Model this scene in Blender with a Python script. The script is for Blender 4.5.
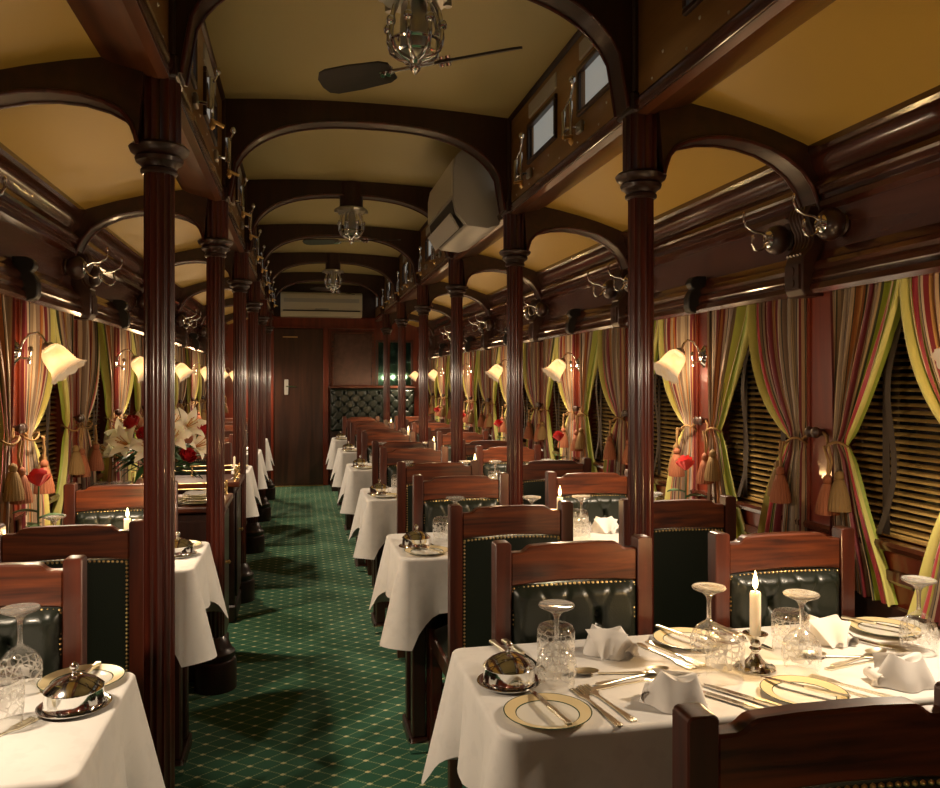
import bpy, bmesh, math, random
from math import sin, cos, pi, sqrt, exp, radians as R
from mathutils import Vector, Matrix
random.seed(7)
SC = bpy.context.scene
for o in list(bpy.data.objects): bpy.data.objects.remove(o)
COL = SC.collection
# ------------------------------------------------------------------ camera / view
cam = bpy.data.cameras.new('camera'); cam_o = bpy.data.objects.new('camera', cam); COL.objects.link(cam_o)
cam.sensor_width = 36.0; cam.lens = 36.0 * 800 / 940; cam.shift_y = -13 / 940; cam.clip_start = 0.02
cam_o.location = (0, 0, 1.38); cam_o.rotation_euler = (R(90), 0, -math.atan(170 / 800))
SC.camera = cam_o
SC.view_settings.view_transform = 'Standard'; SC.view_settings.look = 'None'
SC.view_settings.gamma = 1.0; SC.view_settings.use_curve_mapping = False
SC.view_settings.exposure = 0.45
W = bpy.data.worlds.new('night'); SC.world = W; W.use_nodes = True
W.node_tree.nodes['Background'].inputs[0].default_value = (0.02, 0.025, 0.04, 1)
W.node_tree.nodes['Background'].inputs[1].default_value = 0.3
SC.cycles.max_bounces = 10; SC.cycles.transparent_max_bounces = 24; SC.cycles.glossy_bounces = 5
SC.cycles.sample_clamp_indirect = 4.0; SC.cycles.caustics_reflective = False; SC.cycles.caustics_refractive = False
LAMP_W, LAMP_C = 26.0, (1.0, 0.79, 0.56)
CANDLE_W, CANDLE_C = 2.0, (1.0, 0.60, 0.24)
CLERE = 0.15

# ------------------------------------------------------------------ layout (metres)
XC = 0.325; UW = 1.285               # car centre line, wall plane distance from it
Y0, Y1 = -1.7, 10.8                  # back and end of the car
COLY = [2.29 + 1.47 * k for k in range(6)]
POSTY = [2.225 + 0.735 * k for k in range(-2, 12)]
TBL = [1.375 + 1.44 * k for k in range(6)]   # near edge of each table
TH, TD = 0.75, 0.475
ORD = ['nearest', 'second', 'third', 'fourth', 'fifth', 'sixth', 'seventh', 'eighth', 'ninth', 'tenth', 'eleventh', 'twelfth', 'thirteenth', 'fourteenth', 'fifteenth']

# ------------------------------------------------------------------ mesh helpers
class MB:
    def __init__(s): s.v = []; s.f = []; s.attr = None
    def add(s, v, f):
        n = len(s.v); s.v += [tuple(p) for p in v]; s.f += [tuple(i + n for i in q) for q in f]; return s
    def box(s, x0, x1, y0, y1, z0, z1):
        return s.add([(x0,y0,z0),(x1,y0,z0),(x1,y1,z0),(x0,y1,z0),(x0,y0,z1),(x1,y0,z1),(x1,y1,z1),(x0,y1,z1)],
              [(0,3,2,1),(4,5,6,7),(0,1,5,4),(1,2,6,5),(2,3,7,6),(3,0,4,7)])
    def prism(s, poly, axis, lo, hi):
        a = 0.5 * sum(poly[i][0]*poly[(i+1)%len(poly)][1] - poly[(i+1)%len(poly)][0]*poly[i][1] for i in range(len(poly)))
        if (a < 0) != (axis == 'y'): poly = poly[::-1]
        n = len(poly)
        P = {'y': lambda p, h: (p[0], h, p[1]), 'x': lambda p, h: (h, p[0], p[1]), 'z': lambda p, h: (p[0], p[1], h)}[axis]
        v = [P(p, lo) for p in poly] + [P(p, hi) for p in poly]
        f = [tuple(range(n))[::-1], tuple(range(n, 2*n))] + [(i, (i+1)%n, (i+1)%n+n, i+n) for i in range(n)]
        return s.add(v, f)
    def lathe(s, prof, seg=24, c=(0,0,0), ax='z', lobes=0, amp=0.0, lob_rng=None, cap=True):
        v = []; f = []
        for (r, h) in prof:
            for k in range(seg):
                t = 2*pi*k/seg; rr = r
                if lobes and (lob_rng is None or lob_rng[0] <= h <= lob_rng[1]): rr = r * (1 + amp*abs(cos(lobes*t/2)) )
                x, y = rr*cos(t), rr*sin(t)
                p = {'z': (x, y, h), 'x': (h, x, y), 'y': (y, h, x)}[ax]
                v.append((p[0]+c[0], p[1]+c[1], p[2]+c[2]))
        m = len(prof)
        for i in range(m-1):
            for k in range(seg):
                a, b = i*seg+k, i*seg+(k+1)%seg
                f.append((a, b, b+seg, a+seg))
        if cap:
            if prof[0][0] > 1e-6: f.append(tuple(range(seg))[::-1])
            if prof[-1][0] > 1e-6: f.append(tuple((m-1)*seg+k for k in range(seg)))
        return s.add(v, f)
    def tube(s, pts, r, seg=8, cap=True):
        pts = [Vector(p) for p in pts]; n = len(pts)
        rs = r if isinstance(r, (list, tuple)) else [r]*n
        T = [(pts[min(i+1,n-1)]-pts[max(i-1,0)]).normalized() for i in range(n)]
        up = Vector((0,0,1)) if abs(T[0].z) < .9 else Vector((1,0,0))
        N = T[0].cross(up).normalized(); v = []; f = []
        for i in range(n):
            N = (N - T[i]*N.dot(T[i])).normalized(); B = T[i].cross(N)
            for k in range(seg):
                t = 2*pi*k/seg; v.append(pts[i] + (N*cos(t)+B*sin(t))*rs[i])
        for i in range(n-1):
            for k in range(seg):
                a, b = i*seg+k, i*seg+(k+1)%seg
                f.append((a, b, b+seg, a+seg))
        if cap: f += [tuple(range(seg))[::-1], tuple((n-1)*seg+k for k in range(seg))]
        return s.add(v, f)
    def grid(s, fn, nu, nv, closed=False):
        v = [fn(i/nu, j/nv) for j in range(nv+1) for i in range(nu+(0 if closed else 1))]
        w = nu if closed else nu+1; f = []
        for j in range(nv):
            for i in range(nu):
                i2 = (i+1) % w
                f.append((j*w+i, j*w+i2, (j+1)*w+i2, (j+1)*w+i))
        return s.add(v, f)
    def xf(s, M, start=0):
        for i in range(start, len(s.v)): s.v[i] = tuple(M @ Vector(s.v[i]))
        return s
    def mesh(s, name, mat, ang=40, bevel=0, seg=1, weld=0, fixn=False):
        me = bpy.data.meshes.new(name); me.from_pydata(s.v, [], s.f)
        if bevel or weld or fixn:
            bm = bmesh.new(); bm.from_mesh(me)
            if weld: bmesh.ops.remove_doubles(bm, verts=bm.verts, dist=weld)
            if fixn: bmesh.ops.recalc_face_normals(bm, faces=bm.faces)
            if bevel:
                bm.normal_update()
                es = [e for e in bm.edges if len(e.link_faces) == 2 and e.calc_face_angle(0) > .5]
                bmesh.ops.bevel(bm, geom=es, offset=bevel, segments=seg, profile=.6, affect='EDGES', clamp_overlap=True)
            bm.to_mesh(me); bm.free()
        if s.attr and not (bevel or weld):
            a = me.attributes.new('stripe', 'FLOAT', 'POINT'); a.data.foreach_set('value', s.attr)
        me.update()
        if ang:
            me.polygons.foreach_set('use_smooth', [True]*len(me.polygons)); me.set_sharp_from_angle(angle=R(ang))
        me.materials.append(mat); return me

def link(name, data, parent=None, loc=(0,0,0), rot=(0,0,0), scale=None):
    o = bpy.data.objects.new(name, data); COL.objects.link(o); o.location = loc; o.rotation_euler = rot
    if scale: o.scale = scale
    o.parent = parent; return o
def tag(o, label=None, cat=None, group=None, kind=None):
    if label: o['label'] = label
    if cat: o['category'] = cat
    if group: o['group'] = group
    if kind: o['kind'] = kind
    return o
def build(proto, parent):
    """proto: list of dicts(n=name, m=mesh, l=label, k=kind, s=sub parts, at=loc, r=rot)"""
    for p in proto:
        o = link(p['n'], p['m'], parent, p.get('at', (0,0,0)), p.get('r', (0,0,0)))
        tag(o, p.get('l'), None, None, p.get('k'))
        if p.get('s'): build(p['s'], o)
def thing(name, label, cat, proto, loc=(0,0,0), rz=0, group=None, rot=None, scale=None):
    if isinstance(proto, bpy.types.Mesh): o = link(name, proto, None, loc, rot or (0,0,rz), scale)
    else:
        o = link(name, None, None, loc, rot or (0,0,rz), scale); o.empty_display_size = .05; build(proto, o)
    return tag(o, label, cat, group)
def struct(name, me, label=None, loc=(0,0,0), rz=0):
    return tag(link(name, me, None, loc, (0,0,rz)), label, None, None, 'structure')

# ------------------------------------------------------------------ materials
def newmat(name):
    m = bpy.data.materials.new(name); m.use_nodes = True; nt = m.node_tree
    return m, nt, nt.nodes['Principled BSDF'], nt.nodes.new, nt.links.new
def plain(name, col, rough=.5, metal=0, coat=0, spec=.5, sub=0, bump=0, bscale=200, sheen=0, emit=None):
    m, nt, b, N, L = newmat(name)
    b.inputs['Base Color'].default_value = (*col, 1); b.inputs['Roughness'].default_value = rough
    b.inputs['Metallic'].default_value = metal; b.inputs['Coat Weight'].default_value = coat; b.inputs['Coat Roughness'].default_value = .12
    b.inputs['Specular IOR Level'].default_value = spec; b.inputs['Sheen Weight'].default_value = sheen
    if sub: b.inputs['Subsurface Weight'].default_value = sub; b.inputs['Subsurface Radius'].default_value = (.02,.012,.006)
    if emit: b.inputs['Emission Color'].default_value = (*emit[0], 1); b.inputs['Emission Strength'].default_value = emit[1]
    if bump:
        tc = N('ShaderNodeTexCoord'); n = N('ShaderNodeTexNoise'); n.inputs['Scale'].default_value = bscale
        bp = N('ShaderNodeBump'); bp.inputs['Strength'].default_value = bump; bp.inputs['Distance'].default_value = .002
        L(tc.outputs['Object'], n.inputs['Vector']); L(n.outputs['Fac'], bp.inputs['Height']); L(bp.outputs['Normal'], b.inputs['Normal'])
    return m
def wood(name, dark, light, axis='z', rough=.3, coat=.5, sc=1.0, crough=.12):
    m, nt, b, N, L = newmat(name)
    tc = N('ShaderNodeTexCoord'); mp = N('ShaderNodeMapping')
    st = {'x': (2, 26, 26), 'y': (26, 2, 26), 'z': (26, 26, 2)}[axis]
    mp.inputs['Scale'].default_value = tuple(v*sc for v in st)
    oi = N('ShaderNodeObjectInfo'); ad = N('ShaderNodeVectorMath'); ad.operation = 'ADD'
    sx = N('ShaderNodeVectorMath'); sx.operation = 'SCALE'; sx.inputs[0].default_value = (7, 5, 3); L(oi.outputs['Random'], sx.inputs['Scale'])
    L(tc.outputs['Object'], ad.inputs[0]); L(sx.outputs[0], ad.inputs[1]); L(ad.outputs[0], mp.inputs['Vector'])
    n = N('ShaderNodeTexNoise'); n.inputs['Scale'].default_value = 1.0; n.inputs['Detail'].default_value = 5; n.inputs['Distortion'].default_value = .6
    L(mp.outputs[0], n.inputs['Vector'])
    r = N('ShaderNodeValToRGB'); r.color_ramp.elements[0].position = .32; r.color_ramp.elements[1].position = .72
    r.color_ramp.elements[0].color = (*dark, 1); r.color_ramp.elements[1].color = (*light, 1)
    L(n.outputs['Fac'], r.inputs['Fac']); L(r.outputs['Color'], b.inputs['Base Color'])
    b.inputs['Roughness'].default_value = rough; b.inputs['Coat Weight'].default_value = coat; b.inputs['Coat Roughness'].default_value = crough
    bp = N('ShaderNodeBump'); bp.inputs['Strength'].default_value = .06; bp.inputs['Distance'].default_value = .003
    L(n.outputs['Fac'], bp.inputs['Height']); L(bp.outputs['Normal'], b.inputs['Normal'])
    return m
M = {}
DK, LT = (.026,.005,.003), (.105,.017,.008)
M['wood_z'] = wood('mahogany upright', DK, LT, 'z')
M['wood_x'] = wood('mahogany rail', (.022,.004,.002), (.17,.038,.009), 'x', .38, .35, 2.0)
M['wood_y'] = wood('mahogany moulding', (.026,.007,.004), (.085,.020,.009), 'y', .22, .9)
M['frieze'] = wood('polished frieze', (.060,.022,.017), (.105,.042,.032), 'y', .25, 1.0, .5, .2)
M['post'] = wood('mahogany panel', (.11,.015,.006), (.22,.032,.010), 'z', .32, .5, .7)
M['chairpost'] = wood('chair post', (.022,.004,.002), (.095,.018,.006), 'z', .38, .35)
M['dark'] = wood('dark stained wood', (.020,.008,.005), (.050,.016,.008), 'y', .38, .22)
M['darkz'] = wood('dark stained upright', (.018,.006,.004), (.038,.011,.006), 'z', .38, .22)
M['fascia'] = wood('amber fascia board', (.20,.10,.03), (.32,.17,.055), 'y', .35, .4, .5)
M['copper'] = wood('coppery soffit', (.045,.012,.005), (.22,.07,.02), 'y', .3, .6, .6)
M['leather'] = plain('green leather', (.009,.013,.008), .36, coat=.12, bump=.25, bscale=260)
M['brass'] = plain('brass', (.75,.52,.22), .28, 1)
M['chrome'] = plain('chrome', (.82,.84,.86), .08, 1)
M['steel'] = plain('brushed steel', (.55,.54,.50), .3, 1)
M['silver'] = plain('polished silver', (.90,.91,.90), .10, 1)
M['cutlery'] = plain('silver gilt cutlery', (.97,.90,.70), .34, 1)
M['knife'] = plain('steel knife', (.72,.68,.60), .14, 1)
M['china'] = plain('white china', (.82,.80,.72), .12, coat=.4)
M['gold'] = plain('gold china band', (.84,.69,.40), .25, .1)
M['greenrim'] = plain('dark green rim', (.02,.07,.04), .25)
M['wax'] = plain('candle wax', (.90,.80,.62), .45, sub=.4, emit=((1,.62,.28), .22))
M['paint'] = plain('cream ceiling paint', (.50,.325,.058), .42, bump=.05, bscale=60)  # side ceilings: amber lamplight is mixed into the cream
M['paint_dim'] = plain('dimmed cream ceiling paint', (.40,.335,.145), .45, bump=.05, bscale=60)  # same cream over the aisle, its dim olive light mixed into the colour
M['ac'] = plain('ivory plastic', (.62,.60,.50), .45)
M['ac2'] = plain('grey plastic', (.42,.43,.42), .4)
M['black'] = plain('black iron', (.012,.012,.012), .4)
M['blade'] = wood('dark fan blade', (.012,.009,.007), (.025,.017,.012), 'x', .4, .3)
M['tape'] = plain('brown blind tape', (.045,.030,.018), .8)
M['slat'] = wood('gold brown slat', (.42,.27,.08), (.62,.42,.15), 'y', .28, .5)
M['rope'] = plain('gold rope', (.30,.17,.06), .8, bump=.6, bscale=500)
M['tassel'] = plain('terracotta tassel thread', (.24,.072,.025), .75, bump=.8, bscale=350)
M['tassel2'] = plain('gold tassel thread', (.20,.115,.035), .75, bump=.8, bscale=350)
M['lily'] = plain('ivory petal', (.90,.84,.66), .5, sub=.2)
M['red'] = plain('red rose petal', (.42,.012,.016), .5)
M['pink'] = plain('coral rose petal', (.85,.10,.10), .5)
M['leaf'] = plain('rose leaf', (.035,.095,.025), .45)
M['stamen'] = plain('orange stamen', (.5,.2,.03), .6)
M['lace'] = plain('white linen', (.82,.80,.76), .85)
M['door'] = wood('dark door', (.028,.010,.006), (.07,.024,.012), 'z', .35, .4, .6)

def m_cloth(name, base, damask):
    m, nt, b, N, L = newmat(name)
    b.inputs['Roughness'].default_value = .75; b.inputs['Sheen Weight'].default_value = .15
    tc = N('ShaderNodeTexCoord'); v = N('ShaderNodeTexVoronoi'); v.inputs['Scale'].default_value = 22; v.feature = 'SMOOTH_F1'
    n = N('ShaderNodeTexNoise'); n.inputs['Scale'].default_value = 60
    L(tc.outputs['Object'], v.inputs['Vector']); L(tc.outputs['Object'], n.inputs['Vector'])
    mx = N('ShaderNodeMath'); mx.operation = 'MULTIPLY'; L(v.outputs['Distance'], mx.inputs[0]); L(n.outputs['Fac'], mx.inputs[1])
    r = N('ShaderNodeValToRGB'); r.color_ramp.elements[0].position = .12; r.color_ramp.elements[1].position = .2
    r.color_ramp.elements[0].color = (*[c*damask for c in base], 1); r.color_ramp.elements[1].color = (*base, 1)
    L(mx.outputs[0], r.inputs['Fac']); L(r.outputs['Color'], b.inputs['Base Color'])
    n2 = N('ShaderNodeTexNoise'); n2.inputs['Scale'].default_value = 9; L(tc.outputs['Object'], n2.inputs['Vector'])
    bp = N('ShaderNodeBump'); bp.inputs['Strength'].default_value = .25; bp.inputs['Distance'].default_value = .006
    L(n2.outputs['Fac'], bp.inputs['Height']); L(bp.outputs['Normal'], b.inputs['Normal'])
    return m
M['cloth'] = m_cloth('white damask cloth', (.80,.78,.75), .95)
M['napkin'] = m_cloth('white napkin', (.84,.81,.77), .99)

def m_glass(name, cut, cscale=70):
    m, nt, b, N, L = newmat(name); nt.nodes.remove(b)
    out = nt.nodes['Material Output']
    tr = N('ShaderNodeBsdfTransparent'); tr.inputs[0].default_value = (.97,.97,.96,1)
    gl = N('ShaderNodeBsdfGlossy'); gl.inputs['Roughness'].default_value = .04; gl.inputs[0].default_value = (1,1,1,1)
    df = N('ShaderNodeBsdfDiffuse'); df.inputs[0].default_value = (.85,.82,.76,1)
    lw = N('ShaderNodeLayerWeight'); lw.inputs['Blend'].default_value = .35
    rp = N('ShaderNodeMapRange'); rp.inputs['From Min'].default_value = .0; rp.inputs['From Max'].default_value = 1; rp.inputs['To Min'].default_value = .10; rp.inputs['To Max'].default_value = .9
    pw = N('ShaderNodeMath'); pw.operation = 'POWER'; pw.inputs[1].default_value = 2.2
    L(lw.outputs['Facing'], pw.inputs[0]); L(pw.outputs[0], rp.inputs['Value'])
    mix = N('ShaderNodeMixShader'); L(rp.outputs[0], mix.inputs[0]); L(tr.outputs[0], mix.inputs[1]); L(gl.outputs[0], mix.inputs[2])
    last = mix
    if cut:
        tc = N('ShaderNodeTexCoord'); w = N('ShaderNodeTexVoronoi'); w.inputs['Scale'].default_value = cscale; w.feature = 'DISTANCE_TO_EDGE'
        mp = N('ShaderNodeMapping'); mp.inputs['Rotation'].default_value = (0, 0, .785); L(tc.outputs['Object'], mp.inputs[0]); L(mp.outputs[0], w.inputs['Vector'])
        lt = N('ShaderNodeMath'); lt.operation = 'LESS_THAN'; lt.inputs[1].default_value = .10; L(w.outputs['Distance'], lt.inputs[0])
        sp = N('ShaderNodeSeparateXYZ'); L(tc.outputs['Object'], sp.inputs[0])
        a = N('ShaderNodeMath'); a.operation = 'GREATER_THAN'; a.inputs[1].default_value = cut[0]; L(sp.outputs['Z'], a.inputs[0])
        c = N('ShaderNodeMath'); c.operation = 'LESS_THAN'; c.inputs[1].default_value = cut[1]; L(sp.outputs['Z'], c.inputs[0])
        d = N('ShaderNodeMath'); d.operation = 'MULTIPLY'; L(a.outputs[0], d.inputs[0]); L(c.outputs[0], d.inputs[1])
        e = N('ShaderNodeMath'); e.operation = 'MULTIPLY'; L(d.outputs[0], e.inputs[0]); L(lt.outputs[0], e.inputs[1])
        g = N('ShaderNodeMath'); g.operation = 'MULTIPLY'; g.inputs[1].default_value = .5; L(e.outputs[0], g.inputs[0])
        bp = N('ShaderNodeBump'); bp.inputs['Strength'].default_value = .8; bp.inputs['Distance'].default_value = .004
        h = N('ShaderNodeMath'); h.operation = 'MULTIPLY'; L(d.outputs[0], h.inputs[0]); L(w.outputs['Distance'], h.inputs[1])
        L(h.outputs[0], bp.inputs['Height']); L(bp.outputs[0], gl.inputs['Normal'])
        m2 = N('ShaderNodeMixShader'); L(g.outputs[0], m2.inputs[0]); L(mix.outputs[0], m2.inputs[1]); L(df.outputs[0], m2.inputs[2]); last = m2
    L(last.outputs[0], out.inputs['Surface']); return m
M['glass'] = m_glass('clear glass', None)
def m_solid():
    m, nt, b, N, L = newmat('solid glass'); nt.nodes.remove(b); out = nt.nodes['Material Output']
    g = N('ShaderNodeBsdfGlass'); g.inputs['IOR'].default_value = 1.48; g.inputs['Roughness'].default_value = .03
    tr = N('ShaderNodeBsdfTransparent'); df = N('ShaderNodeBsdfDiffuse'); df.inputs[0].default_value = (.9,.88,.82,1)
    m1 = N('ShaderNodeMixShader'); m1.inputs[0].default_value = .25; L(g.outputs[0], m1.inputs[1]); L(tr.outputs[0], m1.inputs[2])
    m2 = N('ShaderNodeMixShader'); m2.inputs[0].default_value = .12; L(m1.outputs[0], m2.inputs[1]); L(df.outputs[0], m2.inputs[2])
    L(m2.outputs[0], out.inputs['Surface']); return m
M['solid'] = m_solid()
M['crystal_t'] = m_glass('cut crystal tumbler', (.03, .075))
M['crystal_w'] = m_glass('cut crystal wine glass', (.03, .065))

def m_shade():
    m, nt, b, N, L = newmat('glowing alabaster glass'); nt.nodes.remove(b); out = nt.nodes['Material Output']
    tc = N('ShaderNodeTexCoord'); n = N('ShaderNodeTexNoise'); n.inputs['Scale'].default_value = 22; n.inputs['Detail'].default_value = 4
    L(tc.outputs['Object'], n.inputs['Vector'])
    r = N('ShaderNodeValToRGB'); r.color_ramp.elements[0].position = .3; r.color_ramp.elements[1].position = .65
    r.color_ramp.elements[0].color = (.76, .42, .18, 1); r.color_ramp.elements[1].color = (.84, .57, .31, 1); L(n.outputs['Fac'], r.inputs[0])
    em = N('ShaderNodeEmission'); em.inputs[1].default_value = .45; L(r.outputs[0], em.inputs[0])
    tl = N('ShaderNodeBsdfTranslucent'); sc_ = N('ShaderNodeMixRGB'); sc_.blend_type = 'MULTIPLY'; sc_.inputs[0].default_value = 1; sc_.inputs[2].default_value = (.0085,.0080,.0074,1)
    L(r.outputs[0], sc_.inputs[1]); L(sc_.outputs[0], tl.inputs[0]); ad_ = N('ShaderNodeAddShader'); L(em.outputs[0], ad_.inputs[0]); L(tl.outputs[0], ad_.inputs[1])
    tr = N('ShaderNodeBsdfTransparent'); tr.inputs[0].default_value = (1,.85,.62,1)
    mx = N('ShaderNodeMixShader'); mx.inputs[0].default_value = .94; L(tr.outputs[0], mx.inputs[1]); L(ad_.outputs[0], mx.inputs[2])
    L(mx.outputs[0], out.inputs['Surface']); return m
M['shade'] = m_shade()
def m_emit(name, col, st):
    m, nt, b, N, L = newmat(name); nt.nodes.remove(b); out = nt.nodes['Material Output']
    em = N('ShaderNodeEmission'); em.inputs[0].default_value = (*col, 1); em.inputs[1].default_value = st
    L(em.outputs[0], out.inputs['Surface']); return m
M['flame'] = m_emit('flame', (1, .72, .30), 9)
M['clere'] = plain('frosted clerestory glass lit from outside', (.5,.5,.46), .35, emit=((.90,.92,.84), CLERE))
M['night'] = plain('dark window glass', (.006,.007,.010), .06, coat=.5)
M['mirror'] = plain('teal tinted mirror', (.06,.16,.15), .06, .9)

def m_carpet():
    m, nt, b, N, L = newmat('green carpet with cream lattice'); b.inputs['Roughness'].default_value = .95; b.inputs['Specular IOR Level'].default_value = .1
    b.inputs['Sheen Weight'].default_value = .2
    tc = N('ShaderNodeTexCoord'); sp = N('ShaderNodeSeparateXYZ'); L(tc.outputs['Object'], sp.inputs[0])
    def ma(op, a, bb=None, c=None):
        n = N('ShaderNodeMath'); n.operation = op
        for i, q in enumerate((a, bb, c)):
            if q is None: continue
            if isinstance(q, (int, float)): n.inputs[i].default_value = q
            else: L(q, n.inputs[i])
        return n.outputs[0]
    PX, PY = .117, .086
    x = ma('MULTIPLY', sp.outputs['X'], 1/PX); y = ma('MULTIPLY', sp.outputs['Y'], 1/PY)
    p = ma('ADD', x, y); q = ma('SUBTRACT', x, y)
    def cell(t): return ma('ABSOLUTE', ma('SUBTRACT', ma('FRACT', ma('ADD', t, .5)), .5))     # distance to nearest integer
    dp, dq = cell(p), cell(q)
    node = ma('LESS_THAN', ma('MAXIMUM', dp, dq), .105)
    def dots(d, e):   # thin line d, dotted along e
        on = ma('LESS_THAN', d, .045); f = ma('FRACT', ma('MULTIPLY', e, 7.0)); return ma('MULTIPLY', on, ma('LESS_THAN', f, .55))
    ln = ma('MAXIMUM', dots(dp, q), dots(dq, p))
    ns = N('ShaderNodeTexNoise'); ns.inputs['Scale'].default_value = 260; L(tc.outputs['Object'], ns.inputs['Vector'])
    ns2 = N('ShaderNodeTexNoise'); ns2.inputs['Scale'].default_value = 2.0; L(tc.outputs['Object'], ns2.inputs['Vector'])
    g = N('ShaderNodeMixRGB'); g.inputs[1].default_value = (.018,.105,.056,1); g.inputs[2].default_value = (.032,.170,.088,1); L(ns.outputs['Fac'], g.inputs[0])
    a1 = N('ShaderNodeMixRGB'); a1.inputs[2].default_value = (.42,.52,.24,1); L(ma('MULTIPLY', ln, .75), a1.inputs[0]); L(g.outputs[0], a1.inputs[1])
    a2 = N('ShaderNodeMixRGB'); a2.inputs[2].default_value = (.78,.76,.42,1); L(node, a2.inputs[0]); L(a1.outputs[0], a2.inputs[1])
    L(a2.outputs[0], b.inputs['Base Color'])
    bp = N('ShaderNodeBump'); bp.inputs['Strength'].default_value = .3; bp.inputs['Distance'].default_value = .003; L(ns.outputs['Fac'], bp.inputs['Height']); L(bp.outputs[0], b.inputs['Normal'])
    return m
M['carpet'] = m_carpet()
def m_curtain():
    m, nt, b, N, L = newmat('striped silk curtain'); b.inputs['Roughness'].default_value = .48; b.inputs['Sheen Weight'].default_value = .25
    at = N('ShaderNodeAttribute'); at.attribute_name = 'stripe'
    r = N('ShaderNodeValToRGB'); r.color_ramp.interpolation = 'CONSTANT'
    st = [(0,(.15,.010,.014)),(.045,(.40,.27,.15)),(.09,(.035,.03,.025)),(.105,(.42,.33,.23)),(.16,(.20,.13,.085)),(.225,(.035,.03,.025)),(.24,(.27,.19,.12)),(.31,(.50,.37,.22)),(.335,(.05,.05,.03)),(.35,(.40,.15,.035)),(.43,(.48,.25,.08)),(.47,(.16,.008,.014)),(.52,(.46,.36,.26)),(.55,(.04,.035,.03)),(.565,(.22,.155,.095)),(.64,(.36,.25,.14)),(.68,(.035,.04,.02)),(.705,(.34,.40,.04)),(.76,(.05,.06,.02)),(.77,(.62,.56,.14)),(.81,(.46,.035,.05)),(.85,(.70,.52,.34)),(.87,(.32,.40,.05)),(.94,(.60,.56,.16))]
    els = r.color_ramp.elements
    els[0].position = 0; els[0].color = (*st[0][1], 1); els[1].position = st[1][0]; els[1].color = (*st[1][1], 1)
    for p, c in st[2:]:
        e = els.new(p); e.color = (*c, 1)
    L(at.outputs['Fac'], r.inputs[0]); L(r.outputs[0], b.inputs['Base Color'])
    return m
M['curtain'] = m_curtain()

# ------------------------------------------------------------------ the shell
def X(u, s=1): return XC + s*u                       # u metres outward from the centre line on side s
ff = MB().box(X(1.42,-1), X(1.42), Y0, Y1+.1, -.05, 0)
struct('floor', ff.mesh('floor', M['carpet'], 0), 'green carpet with a cream diamond lattice along the aisle')
# clerestory ceiling, slightly cambered slab
ZC = 2.635
def camber(u): return ZC + .03*(1-(u/.70)**2)
cp = [(X(u/10*.72), camber(u/10*.72)) for u in range(-10, 11)]
mb = MB().prism(cp + [(cp[-1][0], ZC+.12), (cp[0][0], ZC+.12)], 'y', Y0, Y1)
struct('ceiling', mb.mesh('ceiling', M['paint_dim'], 30), 'cream clerestory ceiling over the aisle, dim olive light put into its colour')
SIDE = [(.80,2.222),(.9,2.205),(1.0,2.183),(1.1,2.156),(1.2,2.123),(1.30,2.085)]
def zside(u):
    for (a, za), (b, zb) in zip(SIDE, SIDE[1:]):
        if u <= b: return za + (zb-za)*(u-a)/(b-a)
    return SIDE[-1][1]
sides = [(1, 'right'), (-1, 'left')]
for s, sn in sides:
    mb = MB().prism([(X(u, s), z) for u, z in SIDE] + [(X(1.34, s), 2.3), (X(.80, s), 2.36)], 'y', Y0, Y1)
    struct('ceiling_' + sn, mb.mesh('side ceiling', M['paint'], 30, fixn=True), 'cream sloping ceiling, amber lamplight in its colour, above the %s-hand tables' % sn)

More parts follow.
